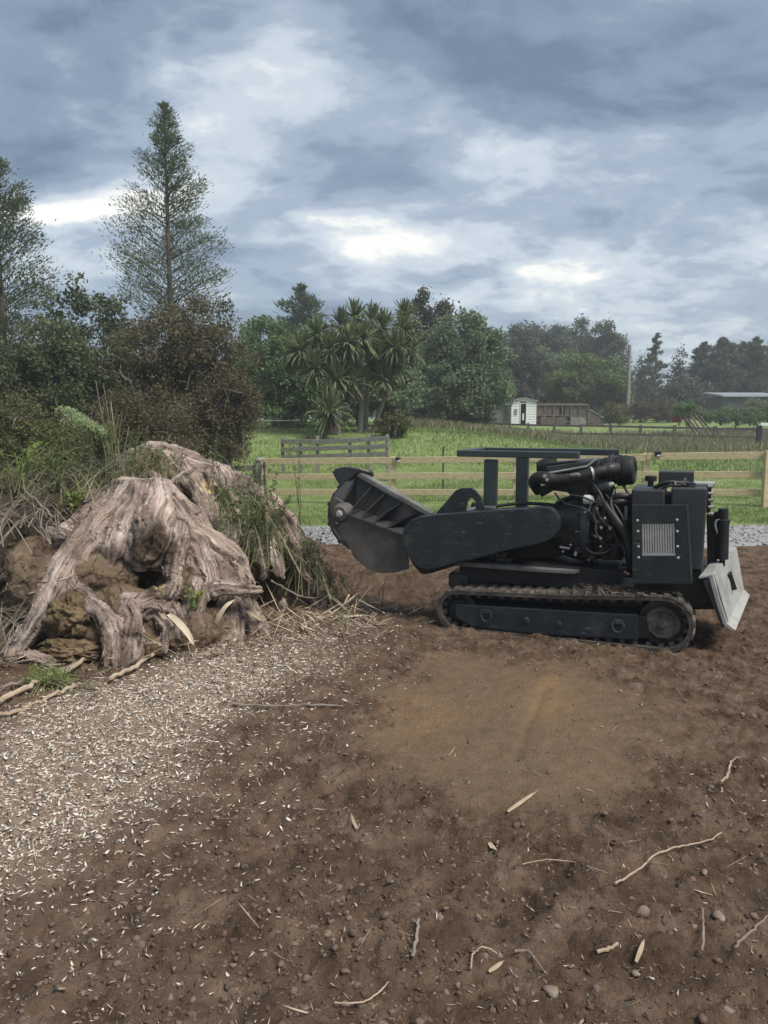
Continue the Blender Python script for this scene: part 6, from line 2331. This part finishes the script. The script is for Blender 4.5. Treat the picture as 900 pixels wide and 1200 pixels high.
for k_, (u, vt, hp, Y, lab) in enumerate(((826, 402, 20, 86, 'leftmost of the five dark pines at the far right'), (849, 396, 27, 84, 'broadest of the five dark pines at the far right'), (872, 401, 20, 86, 'middle dark pine above the farm shed at the far right'),
                                          (888, 396, 20, 85, 'pointed dark pine second from the right edge'), (904, 401, 20, 86, 'dark pine cut by the right edge of the photo'))):
    conifer('pine_tree', lab, u, vt, Y, hp, lm_far, 486, leaf=.45, n_br=100, per=110, rise=.45, droop=.1, power=.55, tw=.55, trunk_r=.22, blunt=.5, group='dark pines at the far right')
broad_tree('hedge', 'dense green hedge in front of the dark farm shed', 'hedge', 862, 477, 52, [(840, 487, 28, 9, .8), (870, 486, 30, 9, .8), (900, 485, 30, 10, .8)], lm_green, leaf=.15, n_leaf=12000, clump=.35, n_clump=170, trunk_r=.05)
broad_tree('shrub', 'pale flowering shrub above the hedge at the right edge', 'shrub', 885, 468, 54, [(885, 476, 14, 9, 1), (900, 474, 10, 9, 1)], leaf_mat('pale_shrub', (.12, .14, .09), (.2, .21, .15), (.36, .36, .29), scale=.6), leaf=.14, n_leaf=3500, clump=.35, n_clump=50, trunk_r=.04)
broad_tree('creeper', 'green creeper growing over the leaning poles', 'creeper', 808, 472, 48, [(806, 477, 14, 6, 1), (798, 482, 8, 8, 1)], lm_green, leaf=.12, n_leaf=3000, clump=.25, n_clump=46, trunk_r=.03)
broad_tree('shrub', 'yellowish shrub between the sloping shelter and the pole', 'shrub', 716, 471, 58, [(716, 484, 10, 13, 1), (726, 489, 8, 8, 1)], lm_olive, leaf=.15, n_leaf=2600, clump=.35, n_clump=44, trunk_r=.04)
broad_tree('hedge', 'dull brown hedge behind the far fence right of the pole', 'hedge', 770, 470, 66, [(752, 483, 18, 12, .7), (780, 482, 20, 13, .7), (725, 485, 14, 10, .7)], lm_brown, leaf=.18, n_leaf=9000, clump=.4, n_clump=120, trunk_r=.05, twigs=20)
broad_tree('hedge', 'dark hedge in the shade under the middle trees', 'hedge', 520, 470, 48, [(490, 488, 26, 14, .7), (530, 486, 30, 14, .7)], lm_far, leaf=.2, n_leaf=9000, clump=.45, n_clump=120, trunk_r=.05)
# a belt of scrub that closes the view beyond the paddock
n = 26000
bx = rng.uniform(-110, 130, n)
by = 108 + 14 * rng.random(n) + bx * .02
hh = 4.6 + 1.6 * fbm(bx * .12, bx * 0 + 3, 4) * 2
bz = gz(bx, by) + np.abs(hh) * rng.random(n) ** .8
tag(np_mesh('distant_woodland', *leaf_quads(np.stack([bx, by, bz], 1), rnd_dirs(n), .9 * (.6 + rng.random(n)), .5 * (.6 + rng.random(n))), lm_far), kind='stuff')


cab_bark = mat('cabbage_bark', [(.3, (.13, .115, .095)), (.7, (.25, .23, .2))], scale=8, rough=.9, bump=.4, bscale=25)
# --- cabbage trees: bare stems carrying tufts of long strap leaves
def cabbage_tree(label, base, heads, Y, r=.085, tuft=.74):
    p = at(base[0], 505, Y)
    g = float(gz(p[0], p[1]))
    t = empty('cabbage_tree', label, 'tree', (p[0], Y, g), 'cabbage trees behind the old rails')
    o = np.array([p[0], Y, g])
    mb = MB()
    fork = at(base[2], base[3], Y) - o
    C = curve_pts([(0, 0, -.2), (fork * .5 + np.array([rng.normal() * .05, 0, 0])), fork], 6)
    mb.tube(C, [r * (1.25 - .45 * i / len(C)) for i in range(len(C))], 9)
    for hi, (u, v, dy) in enumerate(heads):
        q = at(u, v, Y + dy) - o
        limb_tube(mb, fork, q, r * .7, r * .45, 7, .05)
    mb.build('trunk', cab_bark, t)
    for (u, v, dy) in heads:
        q = at(u, v, Y + dy) - o
        for nm, k, m, el0, el1, L in (('leaf_tuft', 150, lm_cab, -45, 85, tuft), ('dead_leaf_skirt', 46, lm_dead, -85, -55, tuft * .75)):
            a = rng.random(k) * 2 * pi
            el = np.radians(el0 + (el1 - el0) * rng.random(k) ** .8)
            l = L * (.7 + .45 * rng.random(k))
            D = np.stack([np.cos(a) * np.cos(el), np.sin(a) * np.cos(el), np.sin(el)], 1)
            S = norm(np.cross(D, np.array([0, 0, 1.0]) + rng.normal(size=(k, 3)) * .2)) * (.026 + .012 * rng.random(k))[:, None]
            b = q + D * .05
            m1 = b + D * l[:, None] * .5 + np.array([0, 0, -.03])
            m2 = b + D * l[:, None] * .82 + np.stack([a * 0, a * 0, -.15 * l * np.cos(el) ** 2], 1)
            tp = b + D * l[:, None] * .98 + np.stack([a * 0, a * 0, -.34 * l * np.cos(el) ** 2], 1)
            V = np.stack([b - S * .5, b + S * .5, m1 + S, m1 - S, m2 + S * .75, m2 - S * .75, tp + S * .1, tp - S * .1], 1).reshape(-1, 3)
            F = (np.arange(k)[:, None, None] * 8 + np.array([[0, 1, 2, 3], [3, 2, 4, 5], [5, 4, 6, 7]])[None]).reshape(-1, 4)
            np_mesh(nm, V, F, m, t)
    return t


cabbage_tree('young low cabbage tree whose single tuft hangs just above the old rails', (375, 0, 384, 500), [(386, 484, -.4)], 26.8, .1, .9)
cabbage_tree('leftmost tall cabbage tree, its tufts reaching over the green broadleaf', (389, 0, 388, 450), [(352, 412, 0), (372, 392, .4), (368, 432, -.6), (388, 410, -.3), (340, 420, .6)], 28)
cabbage_tree('cabbage tree with the straight pale stem at the middle of the clump', (421, 0, 421, 440), [(400, 383, .2), (416, 372, .8), (408, 402, -.8), (426, 398, -.5), (400, 430, -.2)], 28.3)
cabbage_tree('cabbage tree behind the straight stem, with the highest tufts', (428, 0, 432, 430), [(437, 376, .6), (450, 384, 1), (440, 408, -.4), (436, 432, .2), (455, 420, .5)], 29.5)
cabbage_tree('cabbage tree with the slanting stem at the right of the clump', (436, 0, 449, 470), [(472, 388, 0), (463, 408, -.6), (480, 412, .4), (466, 432, .2), (476, 372, .8), (450, 446, -.5)], 28.5)
cabbage_tree('thin cabbage tree with a twin stem left of the straight pale one', (396, 0, 397, 470), [(394, 446, -.4), (412, 450, .3)], 27.6, .08, .85)

# ================================================================== AIR
hz_m = bpy.data.materials.new('haze_air')
hz_m.use_nodes = True
hn = hz_m.node_tree
for n_ in list(hn.nodes):
    hn.nodes.remove(n_)
ho = hn.nodes.new('ShaderNodeOutputMaterial')
hv = hn.nodes.new('ShaderNodeVolumePrincipled')
hv.inputs['Color'].default_value = (.93, .95, 1.0, 1)
hv.inputs['Density'].default_value = .0019
hv.inputs['Anisotropy'].default_value = .3
hn.links.new(hv.outputs[0], ho.inputs['Volume'])
hb_ = MB().box((0, 180, 6.2), (810, 490, 16.2))
tag(hb_.build('haze', hz_m), kind='stuff')
